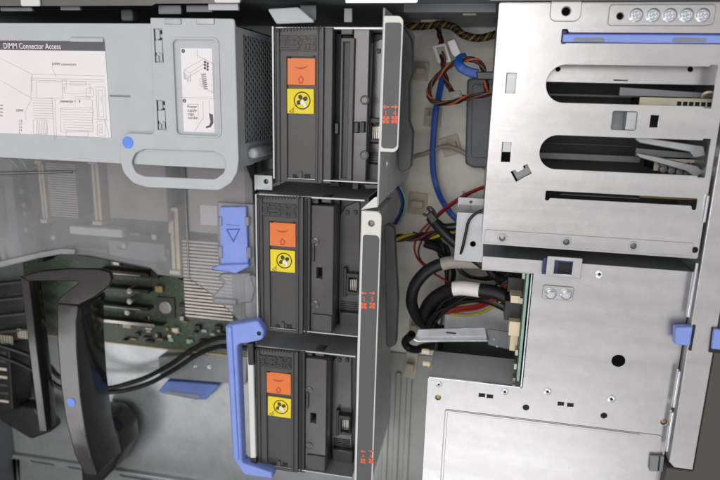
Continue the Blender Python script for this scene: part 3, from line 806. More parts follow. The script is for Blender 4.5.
# blue latch slides in it: a thing
bl = thing('sliding_latch', U(234, 240, zk), 'blue plastic sliding latch with an embossed triangle on the clear duct', 'latch')
prism('latch_plate', [rnd(poly([(219.3, 206.8), (246.3, 206.3), (248.6, 264.5), (221.2, 265.8)], zk + .002), .001)], zk + .0025, .003, BLUE, bl, .0008)
prism('thumb_lip', [rnd(poly([(208.5, 269.5), (219.5, 264.5), (249.3, 263.5), (249.5, 266.5), (236, 273.5)], zk + .004), .0006)], zk + .005, .004, BLUE, bl, .001)
t3 = poly([(226, 229), (240.2, 228.6), (233.4, 242.5)], zk + .0025); cen = sum((Vector(p) for p in t3), Vector((0, 0))) / 3
prism('embossed_triangle', [t3, [p + (cen - p) * .22 for p in t3]], zk + .003, .0006, BLUED, bl, .0002)
prism('embossed_line', [rect(226.5, 224.5, 239.5, 225.7, zk + .0025)], zk + .003, .0006, BLUED, bl, .0002)

# ------------------------------------------------------------------ blue bracket handle by the lowest fan
zh = -.012
bh = thing('bracket_handle', U(243, 400, -.05), 'long blue plastic bracket handle left of the lowest fan', 'handle')
prism('handle_frame', [rnd(poly([(225, 326), (257.5, 320.5), (264, 331), (262.5, 340), (247, 343.5), (237, 344), (242, 463), (247, 464.5), (272, 473), (272, 479.5), (244, 475.5), (232.5, 458)], zh),
                           [.002, .003, .004, .004, .002, .004, .003, .002, .001, .001, .006, .006])], zh, .011, BLUE, bh, .0012)
prism('handle_grip', [rnd(poly([(226, 328), (231, 327), (238.5, 462), (233, 458)], zh + .002), .001)], zh + .0012, .002, BLUE, bh, .0008)
prism('pivot_boss', [circ(U(259, 333.5, zh), .0017, 16)], zh + .0006, .002, DARK, bh, .0003)
prism('white_strip', [rnd(poly([(247.3, 346), (253.2, 345.3), (256.3, 463), (251, 464)], zh - .006), .0006)], zh - .005, .010, WHITEP, bh, .0006)
prism('strip_end', [rnd(poly([(247, 343), (253.4, 343), (254.4, 365), (248.6, 365)], zh - .005), .0006)], zh - .0042, .006, BLACK, bh, .0006)
prism('strip_end', [rnd(poly([(250.6, 458), (256.6, 458), (257, 471), (252, 471)], zh - .005), .0006)], zh - .0042, .006, BLACK, bh, .0006)

# ------------------------------------------------------------------ black card retainer with blue dot
zr = -.055
bk = thing('card_retainer', U(60, 380, -.16), 'glossy black plastic card retainer frame with a blue dot on its leg', 'retainer')
left = [(19.5, 276.5), (28.5, 281.5), (46.5, 432), (39, 432)]
band = [(19.5, 276.5), (40, 271), (70, 268.5), (98, 269), (109, 272), (111.5, 279), (108, 287), (95, 297), (78.5, 305.5), (56, 303.5), (60, 297), (80, 281.5), (28.5, 281.5)]
right = [(56, 303.5), (78.5, 305.5), (76.5, 320), (77, 350), (80.5, 395), (86, 435), (91, 458), (97.5, 477), (84, 475), (74, 455), (65, 420), (60, 385), (56.5, 340)]
prism('top_band', [rnd(poly(band, zr), [.001, .003, .003, .003, .004, .004, .004, .004, 0, 0, .002, .001, 0])], zr, .005, RETAIN, bk, .0012)
prism('thin_leg', [rnd(poly(left, zr), .0006)], zr - .0004, .016, RETAIN, bk, .0008)
rl = prism('wide_leg', [rnd(poly(right, zr), .003)], zr - .0004, .042, RETAIN, bk, .0016)
prism('blue_dot', [circ(U(71, 402.5, zr), 6.1 * PX * 1.1, 24)], zr, .0004, BLUEDOT, bk, 0)
prism('leg_foot', [rnd(poly([(90, 408), (117, 410), (129, 425), (131, 443), (122, 462), (108, 476), (92, 478)], -.150), .012)], -.130, .04, RETAIN, bk, .004)
prism('thin_foot', [rnd(poly([(8, 398), (44, 402), (62, 425), (40, 433), (8, 414)], -.15), .006)], -.135, .02, BLACK, bk, .003)
0 and prism('leg_rib', [rnd(poly([(78, 300), (84, 300), (104, 405), (98, 440), (90, 440)], zr - .03), .002)], zr - .02, .05, RETAIN, bk, .002)

# ------------------------------------------------------------------ mainboard
zm = -.160
mb = thing('mainboard', U(120, 240, zm - .01), 'green server mainboard partly hidden under the clear plastic duct', 'mainboard')
bt = U(150, 346, zm); 
brd = [Vector((X0 + .06, U(0, 100, zm).y)), Vector((U(262, 250, zm).x, U(0, 100, zm).y)), Vector((U(262, 250, zm).x, bt.y)), Vector((X0 + .06, bt.y))]
prism('circuit_board', [brd], zm, .0018, PCB, mb, .0003)
link('board_edge', boxes_mesh([(brd[0].x, bt.y - .0018, brd[1].x, bt.y - .0002, zm - .0016, zm + .0006)]), BRASS, mb)
def heatsink(nm, x0, y0, x1, y1, z0, z1, step, m, outline=None):
    a, b = U(x0, y0, z1), U(x1, y1, z1)
    L_ = [(a.x, b.y, b.x, a.y, z0, z0 + .004)]
    y = a.y
    while y - step * .55 > b.y:
        L_.append((a.x, y - step * .55, b.x, y, z0 + .004, z1)); y -= step
    return link(nm, boxes_mesh(L_), m, mb)
heatsink('heatsink', 46, 163, 79, 219, zm + .001, zm + .03, .0024, HEATS)
box('board_shroud', 106, 160, 168, 222, zm + .03, .028, mat('taupe_plastic', (178, 168, 160), .5), mb, .001)
heatsink('heatsink', 182, 240, 233, 323, zm + .001, zm + .022, .0036, HEATS)
box('board_shroud', 186, 160, 246, 236, zm + .03, .028, bpy.data.materials['taupe_plastic'], mb, .001)
box('shroud_label', 200, 205, 222, 226, zm + .0303, .0003, PAPER, mb, 0)
def dimm(x0, y0, x1, y1, w, m=CREAM):
    z1 = zm + .02
    a, b = U(x0, y0, z1), U(x1, y1, z1); x = (a.x + b.x) / 2; h = w * PX * .75
    o = link('memory_socket', boxes_mesh([(x - h, b.y, x - h * .25, a.y, zm + .0005, z1), (x + h * .25, b.y, x + h, a.y, zm + .0005, z1), (x - h * .25, b.y, x + h * .25, a.y, zm + .0005, z1 - .003),
                                          (x - h * 1.3, b.y - .004, x + h * 1.3, b.y - .0002, zm + .0005, z1 + .003), (x - h * 1.3, a.y + .0002, x + h * 1.3, a.y + .004, zm + .0005, z1 + .003)]), m, mb)
dimm(38, 164, 47.5, 219, 6); dimm(92, 164, 101, 221, 8); dimm(172, 211, 178, 270, 9)
box('black_strip', 33, 165, 38, 262, zm + .02, .018, DARK, mb)
box('white_header', 69, 226, 122, 238, zm + .012, .011, WHITEP, mb, .001)
box('shield_plate', 3, 176, 19, 243, zm + .02, .019, STEELD, mb)
box('shield_plate', -60, 180, -5, 240, zm + .018, .017, STEELD, mb)
rb = random.Random(3)
def part_chip(nm, x0, y0, x1, y1, hgt, m, bv=.0003): return box(nm, x0, y0, x1, y1, zm + hgt, hgt - .0003, m, mb, bv)
chip = part_chip('controller_chip', 156, 297, 175, 318, .003, BLACK2)
link('chip_lid', lathe_mesh(U(165.5, 307.5, zm + .003), [(.0072, zm + .003), (.0072, zm + .0042), (.0062, zm + .0048)], 28), SILVER, chip)
part_chip('gold_coil', 154.5, 286, 162, 293, .006, BRASS, .001)
for i, (x0, y0, x1) in enumerate(((112, 273, 136), (97, 288.5, 136), (97, 306, 136), (92, 321, 150))):
    sl_ = part_chip('expansion_slot', x0 - 14, y0 - 4, x1 + 12, y0 + 5.5, .012, BLACK, .0006)
    box('slot_contact', x0 - 6, y0 - .6, x1 + 4, y0 + 3.6, zm + .0128, .0008, SILVER, sl_, .0002)
for x, y in ((135.5, 288), (135.5, 298), (133, 309)):
    link('capacitor', lathe_mesh(U(x, y, zm), [(.0036, zm), (.0036, zm + .011), (.003, zm + .012), (.001, zm + .0122)], 18), SILVER, mb, False)
for x, y in ((31, 203), (32, 212), (33, 228), (60, 235), (29, 190), (176, 222), (130, 243)):
    link('capacitor', lathe_mesh(U(x, y, zm), [(.0032, zm), (.0032, zm + .011), (.0026, zm + .012), (.001, zm + .0122)], 18), BRASS if x < 34 else SILVER, mb)
for k in range(64):
    x = rb.uniform(100, 245); y = rb.uniform(324, 341) if k < 34 else rb.uniform(276, 322)
    if y < 320: x = rb.uniform(140, 182)
    w = rb.uniform(2, 8); h = rb.uniform(1.5, 5)
    if 152 < x + w and x < 178 and y < 320: continue
    part_chip('board_component', x, y, x + w, y + h, rb.uniform(.002, .007), rb.choice([BLACK2, BLACK, SILVER, CREAM, BLACK, PCBE, BRASS]))
for k in range(26):
    x = rb.uniform(105, 184); y = rb.uniform(222, 262); w = rb.uniform(3, 12); h = rb.uniform(2, 7)
    part_chip('board_component', x, y, x + w, y + h, rb.uniform(.003, .01), rb.choice([BLACK2, STEELD, SILVER, CREAM, MIDG, PCBE]))
part_chip('bracket_strip', 108, 240, 165, 262, .009, STEELD)
part_chip('bracket_strip', 60, 246, 108, 262, .007, MIDG)
part_chip('black_bar', 150, 264, 158, 279, .02, BLACK, .001)

# coloured wires crossing under the cage corner
for i, (m_, dy_) in enumerate(((WRED, 0), (WYEL, 2), (RUBBER, 4), (RUBBER, 1), (PCBE, 3))):
    tag(tube('wire', [(2 + i * 3, 155, -.08), (10 + i * 3.2, 161 + dy_ * .4, -.07), (18 + i * 2.5, 168 + dy_ * .3, -.08), (30 + i * 2, 166, -.09)], .0011, m_),
        ('red wire curling out under the grey cage corner', 'yellow wire curling out under the grey cage corner', 'thick black wire nearest the cage corner, beside the green one', 'black wire between the yellow and green wires under the cage', 'pale green wire curling out under the grey cage corner')[i], 'wire', 'wires under the cage corner')

# slot covers / vents at far left
sc_z = -.13
for i in range(4):
    y0 = 281 + i * 16
    o = thing('slot_cover', U(0, y0 + 6, sc_z), ('uppermost', 'second from top', 'third from top', 'lowest')[i] + ' dark ribbed slot cover at the left edge behind the black retainer', 'slot cover', 'slot covers at the left edge')
    prism('cover_plate', [rnd(poly([(-90, y0 + 10), (38, y0 - 3), (40, y0 + 9), (-90, y0 + 23)], sc_z), .001)], sc_z, .004, BLACK, o, .0006)
    prism('cover_rib', [rnd(poly([(-90, y0 + 11), (38, y0 - 2), (38, y0 + 0.5), (-90, y0 + 13.5)], sc_z), .0004)], sc_z + .002, .002, PAINTD, o, .0006)
def vent(nm, x0, y0, x1, y1, z, nx, ny, lbl):
    o = thing(nm, U((x0 + x1) / 2, (y0 + y1) / 2, z - .003), lbl, 'vent')
    r = rect(x0, y0, x1, y1, z)
    hs = []
    for i in range(nx):
        for j in range(ny):
            w = (r[1].x - r[0].x) / nx; h = (r[0].y - r[2].y) / ny
            cx_, cy_ = r[0].x + w * (i + .5), r[2].y + h * (j + .5)
            hs.append([(cx_ - w * .33, cy_ - h * .36), (cx_ + w * .33, cy_ - h * .36), (cx_ + w * .33, cy_ + h * .36), (cx_ - w * .33, cy_ + h * .36)])
    prism('vent_grid', [r] + hs, z, .001, CREAMD, o, 0)
    prism('vent_back', [[p + Vector((0, 0)) for p in r]], z - .0022, .001, DARK, o, 0)
vent('vent_panel', -10, 334, 13, 345, -.128, 8, 4, 'pale perforated vent patch at the left edge, farther from the retainer leg')
vent('vent_panel', 17, 329, 28, 339, -.128, 4, 4, 'small pale perforated vent patch touching the thin leg of the black retainer')
bx_ = thing('drive_connector', U(0, 375, -.15), 'dark upright connector block with pale contacts at the left edge', 'connector')
prism('connector_body', [rnd(poly([(-30, 348), (9, 345), (13, 410), (-30, 420)], -.125), .002)], -.125, .03, BLACK, bx_, .001)
for i in range(7):
    prism('connector_slot', [rect(-4, 351 + i * 8, 6 + i * .5, 355 + i * 8, -.125)], -.1244, .001, CREAMD if i in (2, 3, 6) else MIDG, bx_, .0002)

# two black cables
tag(tube('black_cable', [(-20, 340, -.11), (20, 352, -.125), (47, 364, -.13), (60, 377, -.14), (97, 388, -.148), (133, 382, -.148), (167, 366.5, -.14), (193, 349, -.13), (213, 339.5, -.115), (229, 337, -.1), (262, 340, -.09)], .0026, RUBBER),
    'upper black cable arching from the retainer to the blue bracket', 'cable', 'black cables across the floor')
tag(tube('black_cable', [(-20, 350, -.115), (20, 364, -.13), (46, 378, -.14), (62, 388, -.146), (100, 392.5, -.15), (140, 386.5, -.15), (172, 371, -.142), (198, 354.5, -.132), (216, 347.5, -.118), (229, 346.5, -.1), (262, 350, -.09)], .0026, RUBBER),
    'lower black cable running beneath its twin to the blue bracket', 'cable', 'black cables across the floor')
# floor plate with screws and blue pull
fp = thing('floor_bracket', U(195, 368, FZ), 'grey steel floor bracket with two screws above the blue pull', 'bracket')
prism('bracket_plate', [rnd(poly([(158, 357), (248, 352), (246, 385), (160, 378)], FZ + .012), .002)], FZ + .012, .011, STEELD, fp, .001)
for x in (195, 209.5):
    link('screw', screw_mesh(U(x, 366 + (x - 195) * .05, FZ + .012), .0030, FZ + .012), BRIGHT, fp)
bp = thing('pull_tab', U(190, 390, FZ), 'blue plastic pull tab lying on the grey floor below the black cables', 'pull tab')
prism('tab_body', [rnd(poly([(167, 381), (220, 385), (206, 400), (196, 400), (164, 394), (158, 392)], FZ + .012), .0015)], FZ + .012, .010, mat('dull_blue_plastic', (94, 118, 184), .45), bp, .001)
prism('tab_recess', [rnd(poly([(166, 390.5), (200, 395), (199, 398.5), (164, 394)], FZ + .0125), .0008)], FZ + .0126, .001, STEELD, bp, .0002)

# ------------------------------------------------------------------ upper drive cage
z0 = 0.0
dc = thing('drive_cage', U(600, 125, -.17), 'bright steel drive cage with long rounded slots, upper right', 'drive cage')
pl = U(490, 125, z0).x; pr = railL - .0016
pyt = U(600, 1.5, z0).y; pyb = U(590, 251.5, z0).y
def slotpts(x0, y0, x1, y1, round_left, flare):
    r = rect(x0, y0, x1, y1, z0)
    hgt = r[0].y - r[2].y; k = flare
    pts = [r[0], Vector((r[1].x - .0045, r[0].y)), Vector((r[1].x - .0038, r[0].y + k)), Vector((r[1].x, r[0].y + k)), Vector((r[2].x, r[2].y - k)), Vector((r[2].x - .0038, r[2].y - k)), Vector((r[2].x - .0045, r[2].y)), r[3]]
    return rnd(pts, [hgt * .49, 0, .0004, .0004, .0004, .0004, 0, hgt * .49] if round_left else [.001] * 8, 8)
s1 = slotpts(548, 64.3, 711.5, 106.5, True, .0010)
s2 = slotpts(541.3, 134.6, 705, 176, True, .0010)
s3r = rect(546, 190.7, 696.5, 206, z0)
s3 = rnd([s3r[0], s3r[1], s3r[2] + Vector((0, -.0025)), s3r[2] + Vector((-.0022, -.0025)), s3r[2] + Vector((-.0028, 0)), s3r[3] + Vector((.0028, 0)), s3r[3] + Vector((.0022, -.0016)), s3r[3] + Vector((0, -.0016))], .0008, 3)
bs = rect(562, 32.5, 719.5, 44, z0); bs[1].x = bs[2].x = pr - .0015
bslot = rnd([bs[0] + Vector((0, .002)), bs[0] + Vector((.003, .002)), bs[0] + Vector((.004, 0)), bs[1], bs[2], bs[3]], .0006, 3)
hA = rect(506.8, 72.8, 515, 93.2, z0); hB = rect(502.5, 142, 509.8, 162, z0)
hC = poly([(510.7, 171.7), (515, 170), (517.3, 172.7), (524, 169.3), (523.3, 166), (527.3, 164), (531.7, 173.3), (516, 181.7)], z0)
hD = rnd(rect(613, 110.8, 635.5, 130.5, z0), .0012); hE = rect(651, 115, 657.5, 127.5, z0)
holes = [s1, s2, s3, bslot, hA, hB, hC, hD, hE, dark_hole(566, 11.3, z0, 3.6 * PX), dark_hole(620, 16, z0, 2.8 * PX)]
for x, y in ((502.3, 238), (566.3, 241.8), (633.3, 245.8), (695, 250)):
    holes.append(dark_hole(x, y, z0, 2.9 * PX))
prism('side_panel', [rnd([(pl, pyb), (pr, pyb), (pr, pyt), (pl, pyt)], .0015)] + holes, z0, .0012, STEEL, dc, .0002)
link('left_wall', boxes_mesh([(pl + .0003, pyb + .001, pl + .0013, pyt - .001, -.17, z0 - .0013)]), STEEL2, dc)
link('lower_wall', boxes_mesh([(pl + .0015, pyb + .0003, pr - .0005, pyb + .0013, -.17, z0 - .0013)]), STEEL2, dc)
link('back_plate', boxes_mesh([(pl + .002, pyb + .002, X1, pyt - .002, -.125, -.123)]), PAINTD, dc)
# fold line strip along the lower edge
fr = rect(487, 231.3, 693, 240.6, z0)
ys = U(590, 236.2, z0).y
strip_holes = [dark_hole(x, y, z0, 3.1 * PX) for x, y in ((502.3, 238), (566.3, 241.8), (633.3, 245.8))]
prism('edge_strip', [rnd([(pl + .002, pyb + .0015), (pr - .004, pyb + .0015), (pr - .004, ys), (pl + .002, ys)], .0008)] + strip_holes, z0 + .0005, .0005, STEEL, dc, .0002)
for x, y in ((502.3, 238), (566.3, 241.8), (633.3, 245.8)):
    c = U(x, y, z0)
    link('hole_collar', prism_mesh([circ(c, 4.8 * PX, 24), circ(c, 3.1 * PX, 24)], z0 + .001, .0006, .0002), STEEL, dc)
    link('hole_screw', lathe_mesh(c, [(.0024, z0 - .004), (.0023, z0 - .0022), (.001, z0 - .002)], 16), STEELD if x > 510 else STEEL2, dc)
# upper tab with hole
tb_ = rect(551.5, -6, 580, 21.5, z0)
prism('ear_tab', [rnd(tb_, [0, 0, .004, .004]), dark_hole(566, 11.3, z0, 3.9 * PX)], z0 + .0012, .0011, STEEL, dc, .0004)
pt = rect(609.5, 4.5, 713, 26, z0)
prism('screw_plate', [rnd([pt[0], pt[1], pt[1] + Vector((0, -.011)), pt[2] + Vector((-.0045, 0)), pt[3]], [.002, .002, .002, .004, .002]), dark_hole(620, 16, z0, 3.0 * PX)], z0 + .001, .0009, STEEL, dc, .0004)
for x in (636, 653, 669.7, 686.3, 702.5):
    link('screw', screw_mesh(U(x, 15.2, z0 + .001), 6.0 * PX, z0 + .001), BRIGHT, dc)
# folded lip at the square hole, small ledges at the slot edges
a = U(628, 111, z0); b = U(635.5, 131, z0)
link('hole_lip', boxes_mesh([(a.x, b.y + .0006, b.x - .0002, a.y - .0006, -.009, -.0014)]), STEEL2, dc)
prism('hole_backing', [rect(604, 105, 645, 136, -.012)], -.012, .001, STEELD, dc, 0)
for h in (hA, hB):
    x0, y0, x1, y1 = h[0].x, h[2].y, h[1].x, h[0].y
    link('hole_flap', boxes_mesh([(x0 + .0004, y0 + (y1 - y0) * (.0 if h is hA else .5), x1 + .002, y1, -.0034, -.0022)]), STEEL2, dc)
prism('hole_flap', [[p + Vector((.001, .0008)) for p in hC]], -.0022, .001, STEELD, dc, 0)
# brackets seen through the slots
zi = -.016
ip = rect(538, 58, 722, 85.5, zi)
prism('inner_plate', [ip, circ(U(558, 69, zi), 2.1 * PX, 14), circ(U(690.5, 69, zi), 2.3 * PX, 14), rect(614, 79.6, 628, 80.6, zi)], zi, .0014, STEEL, dc, .0003)
link('plate_fold', boxes_mesh([(ip[3].x, ip[2].y, ip[1].x, ip[2].y + .0012, zi - .03, zi - .0016)]), STEELD, dc)
prism('plate_notch', [rect(552, 64, 582, 66.6, zi)], zi + .0004, .0004, STEEL2, dc, 0)
prism('plate_notch', [rect(655, 64, 684, 67, zi)], zi + .0004, .0004, STEEL2, dc, 0)
# blue slide rail: a thing held in the upper slot
sr = thing('slide_rail', U(640, 38, -.008), 'long blue plastic slide rail in the top slot of the steel cage', 'slide rail')
zb2 = .0008
b2 = rect(563, 34, 725, 43.4, zb2); b2[1].x = b2[2].x = railR
b2a = [Vector((b2[0].x, b2[2].y + .0044)), Vector((b2[1].x, b2[2].y + .0044)), b2[2], b2[3]]
prism('rail_bar', [[b2[0] + Vector((0, 0)), b2[1], Vector((b2[1].x, b2[2].y + .0046)), Vector((b2[0].x, b2[2].y + .0046))]], zb2 - .0012, .006, BLUED, sr, .0006)
prism('rail_ledge', [b2a], zb2 + .0015, .008, BLUE, sr, .0006)
for x0, x1 in ((574, 604), (673, 706)):
    r = rect(x0, 37.8, x1, 42, zb2 + .0015)
    prism('rail_pad', [rnd(r, .001)], zb2 + .0018, .001, STEELD, sr, .0002)
box('rail_knob', 562.5, 30, 566, 43.8, .0006, .005, mat('navy_plastic', (36, 44, 96), .5), sr, .0005, .0006)
# drive trays inside: one seen in each slot
def drive(nm, y0, y1, z, lbl, x0=640):
    o = thing(nm, U(690, (y0 + y1) / 2, z - .03), lbl, 'drive tray', 'drive trays inside the steel cage')
    r = rect(x0, y0, 730, y1, z)
    hs = []
    for i in range(8):
        a = r[0].x + (r[1].x - r[0].x) * (.42 + i * .066); hs.append([(a, r[2].y + .0012), (a + .0026, r[2].y + .0012), (a + .0026, r[0].y - .0022), (a, r[0].y - .0022)])
    prism('tray_side', [r] + hs, z, .001, CREAMD, o, .0002)
    prism('tray_rail', [[(r[0].x - .012, r[0].y + .0005), (r[1].x, r[0].y + .0005), (r[1].x, r[0].y + .003), (r[0].x - .012, r[0].y + .006)]], z - .003, .004, STEELD, o, .0004)
    prism('tray_body', [[(r[0].x + .002, r[2].y), (r[1].x, r[2].y), (r[1].x, r[0].y), (r[0].x + .002, r[0].y)]], z - .004, .03, DARK, o, .0004)
    return o
d1 = drive('drive_tray', 97, 109, -.020, 'pale slotted drive tray seen in the upper long slot')
tube('tray_wire', [(702, 97, -.017), (705, 93, -.012), (711, 92, -.012), (716, 96, -.017)], .0008, CREAM, d1)
d2 = drive('drive_tray', 158, 174, -.040, 'drive tray with a perforated end seen in the lower long slot', 655)
prism('tray_arm', [rnd(poly([(632, 137), (650, 138), (704, 146), (706, 156), (694, 158), (690, 152), (640, 143)], -.018), .001)], -.018, .003, STEEL2, d2, .0006)
prism('tray_arm', [rnd(poly([(633, 152), (655, 156), (698, 166), (704, 172), (696, 178), (686, 171), (640, 158)], -.024), .001)], -.024, .003, STEEL2, d2, .0006)
for i in range(4):
    for j in range(2):
        link('tray_stud', lathe_mesh(U(662 + i * 8, 163 + j * 6 + i * 1.2, -.0395), [(.0026, -.0395), (.0022, -.036), (.001, -.0358)], 12), STEELD, d2)
# crossbars deeper in the lower slots
for x0, y0, x1, y1, z in ((536, 152, 640, 163, -.07), (536, 142, 632, 147, -.09), (560, 194, 640, 199, -.03), (545, 93, 640, 98, -.08)):
    box('cross_bar', x0, y0, x1, y1, z, .004, STEELD, dc, .0005)
box('cross_bar', 640, 192, 700, 201, -.02, .003, BRASS, dc, .0005)
box('cross_bar', 555, 205, 620, 207, -.02, .003, STEELD, dc, .0005)

# ------------------------------------------------------------------ lower drive cage
zl2 = -.006
lc = thing('lower_cage', U(560, 380, -.17), 'plain steel lower cage panel with a square cutout and hex bolts', 'cage')
lx = U(425, 425, zl2).x; cutx = U(528, 330, zl2).x; cuty = U(475, 383, zl2).y; armx = U(482, 262, zl2).x
lty = U(590, 264, zl2).y; army = U(505, 271, zl2).y; lby = U(560, 540, zl2).y; lrx = railL - .0005
hl = [dark_hole(618.5, 361, zl2, 6.6 * PX)]
for x, y, r in ((438, 397.7, 3.0), (526, 407.6, 3.3), (604, 415.8, 3.2), (664, 422.2, 3.2)): hl.append(dark_hole(x, y, zl2, r * PX))
for x0, y0 in ((479, 393.2), (487, 394.4), (558, 401.8), (567.5, 403)): hl.append(rect(x0, y0, x0 + 5.8, y0 + 4.4, zl2))
prism('face_panel', [rnd([(armx, lty), (lrx, lty), (lrx, lby), (lx, lby), (lx, cuty), (cutx, cuty), (cutx, army), (armx, army)], [.001, .001, 0, 0, .001, .001, .001, .002])] + hl, zl2, .0012, STEEL, lc, .0003)
link('arm_fold', boxes_mesh([(armx + .0002, army - .0008, cutx - .0005, army + .0004, zl2 - .006, zl2 - .0013)]), STEEL, lc)
link('top_fold', boxes_mesh([(armx + .0004, lty - .0014, lrx, lty - .0004, -.05, zl2 - .0013)]), STEELD, lc)
# cutout walls: top face of the lower box and right wall carrying the board
link('box_top', boxes_mesh([(lx + .0004, cuty - .0016, cutx - .001, cuty - .0004, -.056, zl2 - .0013)]), ZINC, lc)
link('left_wall', boxes_mesh([(lx + .0004, lby, lx + .0014, cuty - .0018, -.17, zl2 - .0013)]), STEEL2, lc)
link('cutout_edge', boxes_mesh([(cutx - .0014, cuty + .0008, cutx - .0006, army - .001, zl2 - .002, zl2 + .0006), (lx + .001, cuty + .0001, cutx - .0016, cuty + .0009, zl2 - .0016, zl2 + .0004)]), BRIGHT, lc)
link('right_wall', boxes_mesh([(cutx + .0006, cuty, cutx + .0016, army, -.12, zl2 - .0016)]), STEELD, lc)
link('box_floor', boxes_mesh([(lx + .006, cuty, cutx, U(480, 300, -.09).y, -.102, -.098)]), ZINC, lc)
link('inner_floor', boxes_mesh([(lx + .0016, lby, lrx, cuty - .002, -.120, -.118), (cutx + .002, cuty - .001, lrx, lty - .002, -.120, -.118)]), PAINTD, lc)
for y in (393, 400): pass
# pressed outline and step on the lower half
zq = zl2 + .0005
py_ = U(560, 423, zl2).y; pxl = U(442.5, 445, zl2).x
prism('pressed_panel', [rnd([(pxl, lby + .004), (lrx - .003, lby + .004), (lrx - .003, py_), (pxl, py_)], .003)], zq, .0005, STEEL, lc, .0003)
prism('pressed_rib', [rnd([(pxl + .0004, py_ - .0006), (U(640, 430, zl2).x, py_ - .0006), (U(640, 430, zl2).x, py_ - .0022), (pxl + .0022, py_ - .0022), (pxl + .0022, lby + .006), (pxl + .0004, lby + .006)], .0008)], zq + .0005, .0006, STEEL, lc, .0004)
for x, y, r in ((438.7, 384.3, 3.6), (505, 391.6, 4.0), (547.7, 391.4, 4.0), (599.5, 274.2, 4.2), (611.6, 399, 4.2)):
    rv = rivet('rivet', x, y, zl2, r * PX, lc)
    link('rivet_bore', lathe_mesh(U(x, y, zl2), [(r * PX * .36, zl2 + .0002), (r * PX * .36, zl2 + .00062), (r * PX * .3, zl2 + .00064)], 12), DARK, rv)
for x, y in ((438, 397.7), (664, 422.2)):
    link('hole_plug', lathe_mesh(U(x, y, zl2), [(.0018, zl2 - .003), (.0017, zl2 - .001), (.001, zl2 - .0008)], 16), BRASS, lc)
ep = rect(543, 284.5, 572.5, 301, zl2)
prism('bolt_plate', [rnd(ep, .0015)], zl2 + .0009, .0009, STEEL, lc, .0004)
for x, y in ((550.6, 293.6), (566.3, 294.2)):
    link('hex_bolt', screw_mesh(U(x, y, zl2 + .0009), 5.9 * PX, zl2 + .0009, True), BRIGHT, lc)
# square ring bracket bridging the gap
zg = .0008
sq = thing('square_bracket', U(564, 268, zl2), 'square steel ring bracket above the two hex bolts', 'bracket')
prism('ring_plate', [rnd(rect(547.5, 256, 580.5, 279, zg), .0008), rect(555, 260.3, 571.8, 275, zg)], zg, .0014, STEEL, sq, .0003)
prism('blue_insert', [rect(553, 259, 573.5, 277, zg - .006)], zg - .005, .002, mat('navy_insert', (40, 52, 104), .4), sq, .0003)
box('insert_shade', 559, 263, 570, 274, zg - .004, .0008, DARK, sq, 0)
box('ring_side', 543.6, 257.5, 546.8, 274.5, zg - .003, .003, bpy.data.materials['navy_insert'], sq, .0003)
# blue clips at the right rail
k1 = thing('rail_clip', U(684, 337, 0), 'blue plastic clip between steel panel and side rail', 'clip', 'blue rail clips')
prism('clip_body', [rnd(poly([(675.5, 327.5), (693, 326.5), (690, 346), (674.5, 344.5)], .004), .0008)], .0045, .0065, BLUE, k1, .0008)
prism('clip_notch', [poly([(693, 325.5), (695.5, 325.2), (691, 350.5), (688, 349.5), (689.5, 346.8)], .0024)], .0032, .001, DARK, k1, 0)
k2 = thing('rail_clip', U(716, 338, 0), 'blue plastic clip in the dark bezel at the right picture edge', 'clip', 'blue rail clips')
prism('clip_body', [rnd(poly([(714, 329), (735, 331), (732, 351), (711.5, 349)], .005), .0008)], .0055, .004, BLUE, k2, .0008)
prism('clip_notch', [poly([(712, 327.5), (735, 329.8), (732, 354), (708.8, 352)], .0026)], .0032, .0012, DARK, k2, 0)
gk = thing('spring_clip', U(657, 464, zl2), 'small grey steel spring clip by the rail foot', 'clip')
prism('clip_plate', [rnd(poly([(650.5, 455.5), (664.5, 456.5), (663, 472), (649, 471)], zl2 + .003), .0005)], zl2 + .0032, .002, STEELD, gk, .0004)
prism('clip_slot', [poly([(659, 456.5), (660.6, 456.7), (659, 471), (657.6, 470.8)], zl2 + .0034)], zl2 + .0036, .0003, DARK, gk, 0)

# ------------------------------------------------------------------ in the cutout: board, connectors, shelf
vb = thing('backplane_board', U(522, 330, -.1), 'green backplane board standing on edge inside the square cutout', 'circuit board')
bxr = cutx - .0022
link('board', boxes_mesh([(bxr - .0018, cuty + .003, bxr, army - .001, -.10, zl2 - .004)]), PCBE, vb)
link('board_mask', boxes_mesh([(bxr - .0024, cuty + .004, bxr - .0019, army - .002, -.10, zl2 - .006)]), PCB, vb)
for y0, y1, zt, w, m_ in ((322, 336, -.016, .0075, CREAM), (336, 351, -.022, .0055, CREAM), (302, 321, -.024, .011, BLACK), (296, 303, -.016, .008, CREAM), (278, 292, -.03, .010, BLACK)):
    a = U(515, y0, zt).y; b = U(515, y1, zt).y
    link('board_connector', boxes_mesh([(bxr - .0024 - w, b, bxr - .0026, a, zt - .018, zt)]), m_, vb)
for y in (275, 300, 352, 366, 380):
    a = U(519, y, -.014).y
    link('board_component', boxes_mesh([(bxr - .0044, a - .002, bxr - .0026, a + .002, -.02, -.012)]), SILVER, vb)
zs2 = -.050
sh = thing('shelf_bracket', U(450, 335, -.06), 'bent steel shelf bracket reaching left out of the square cutout', 'bracket')
prism('shelf_plate', [rnd(poly([(417, 329.5), (486, 328), (487.5, 341), (489.5, 345), (520, 349), (516, 334), (488, 330), (486, 340), (419, 341)], zs2), .0004)] if False else [rnd(poly([(418, 329.5), (485, 327.5), (488, 341.5), (414.5, 340)], zs2), .001)], zs2, .0014, STEEL2, sh, .0004)
prism('shelf_lip', [rnd(poly([(413.5, 338), (418, 340.3), (488, 340), (488, 342.2), (417, 342.6), (413, 340.5)], zs2 + .004), .0004)], zs2 + .004, .004, BRIGHT, sh, .0005)
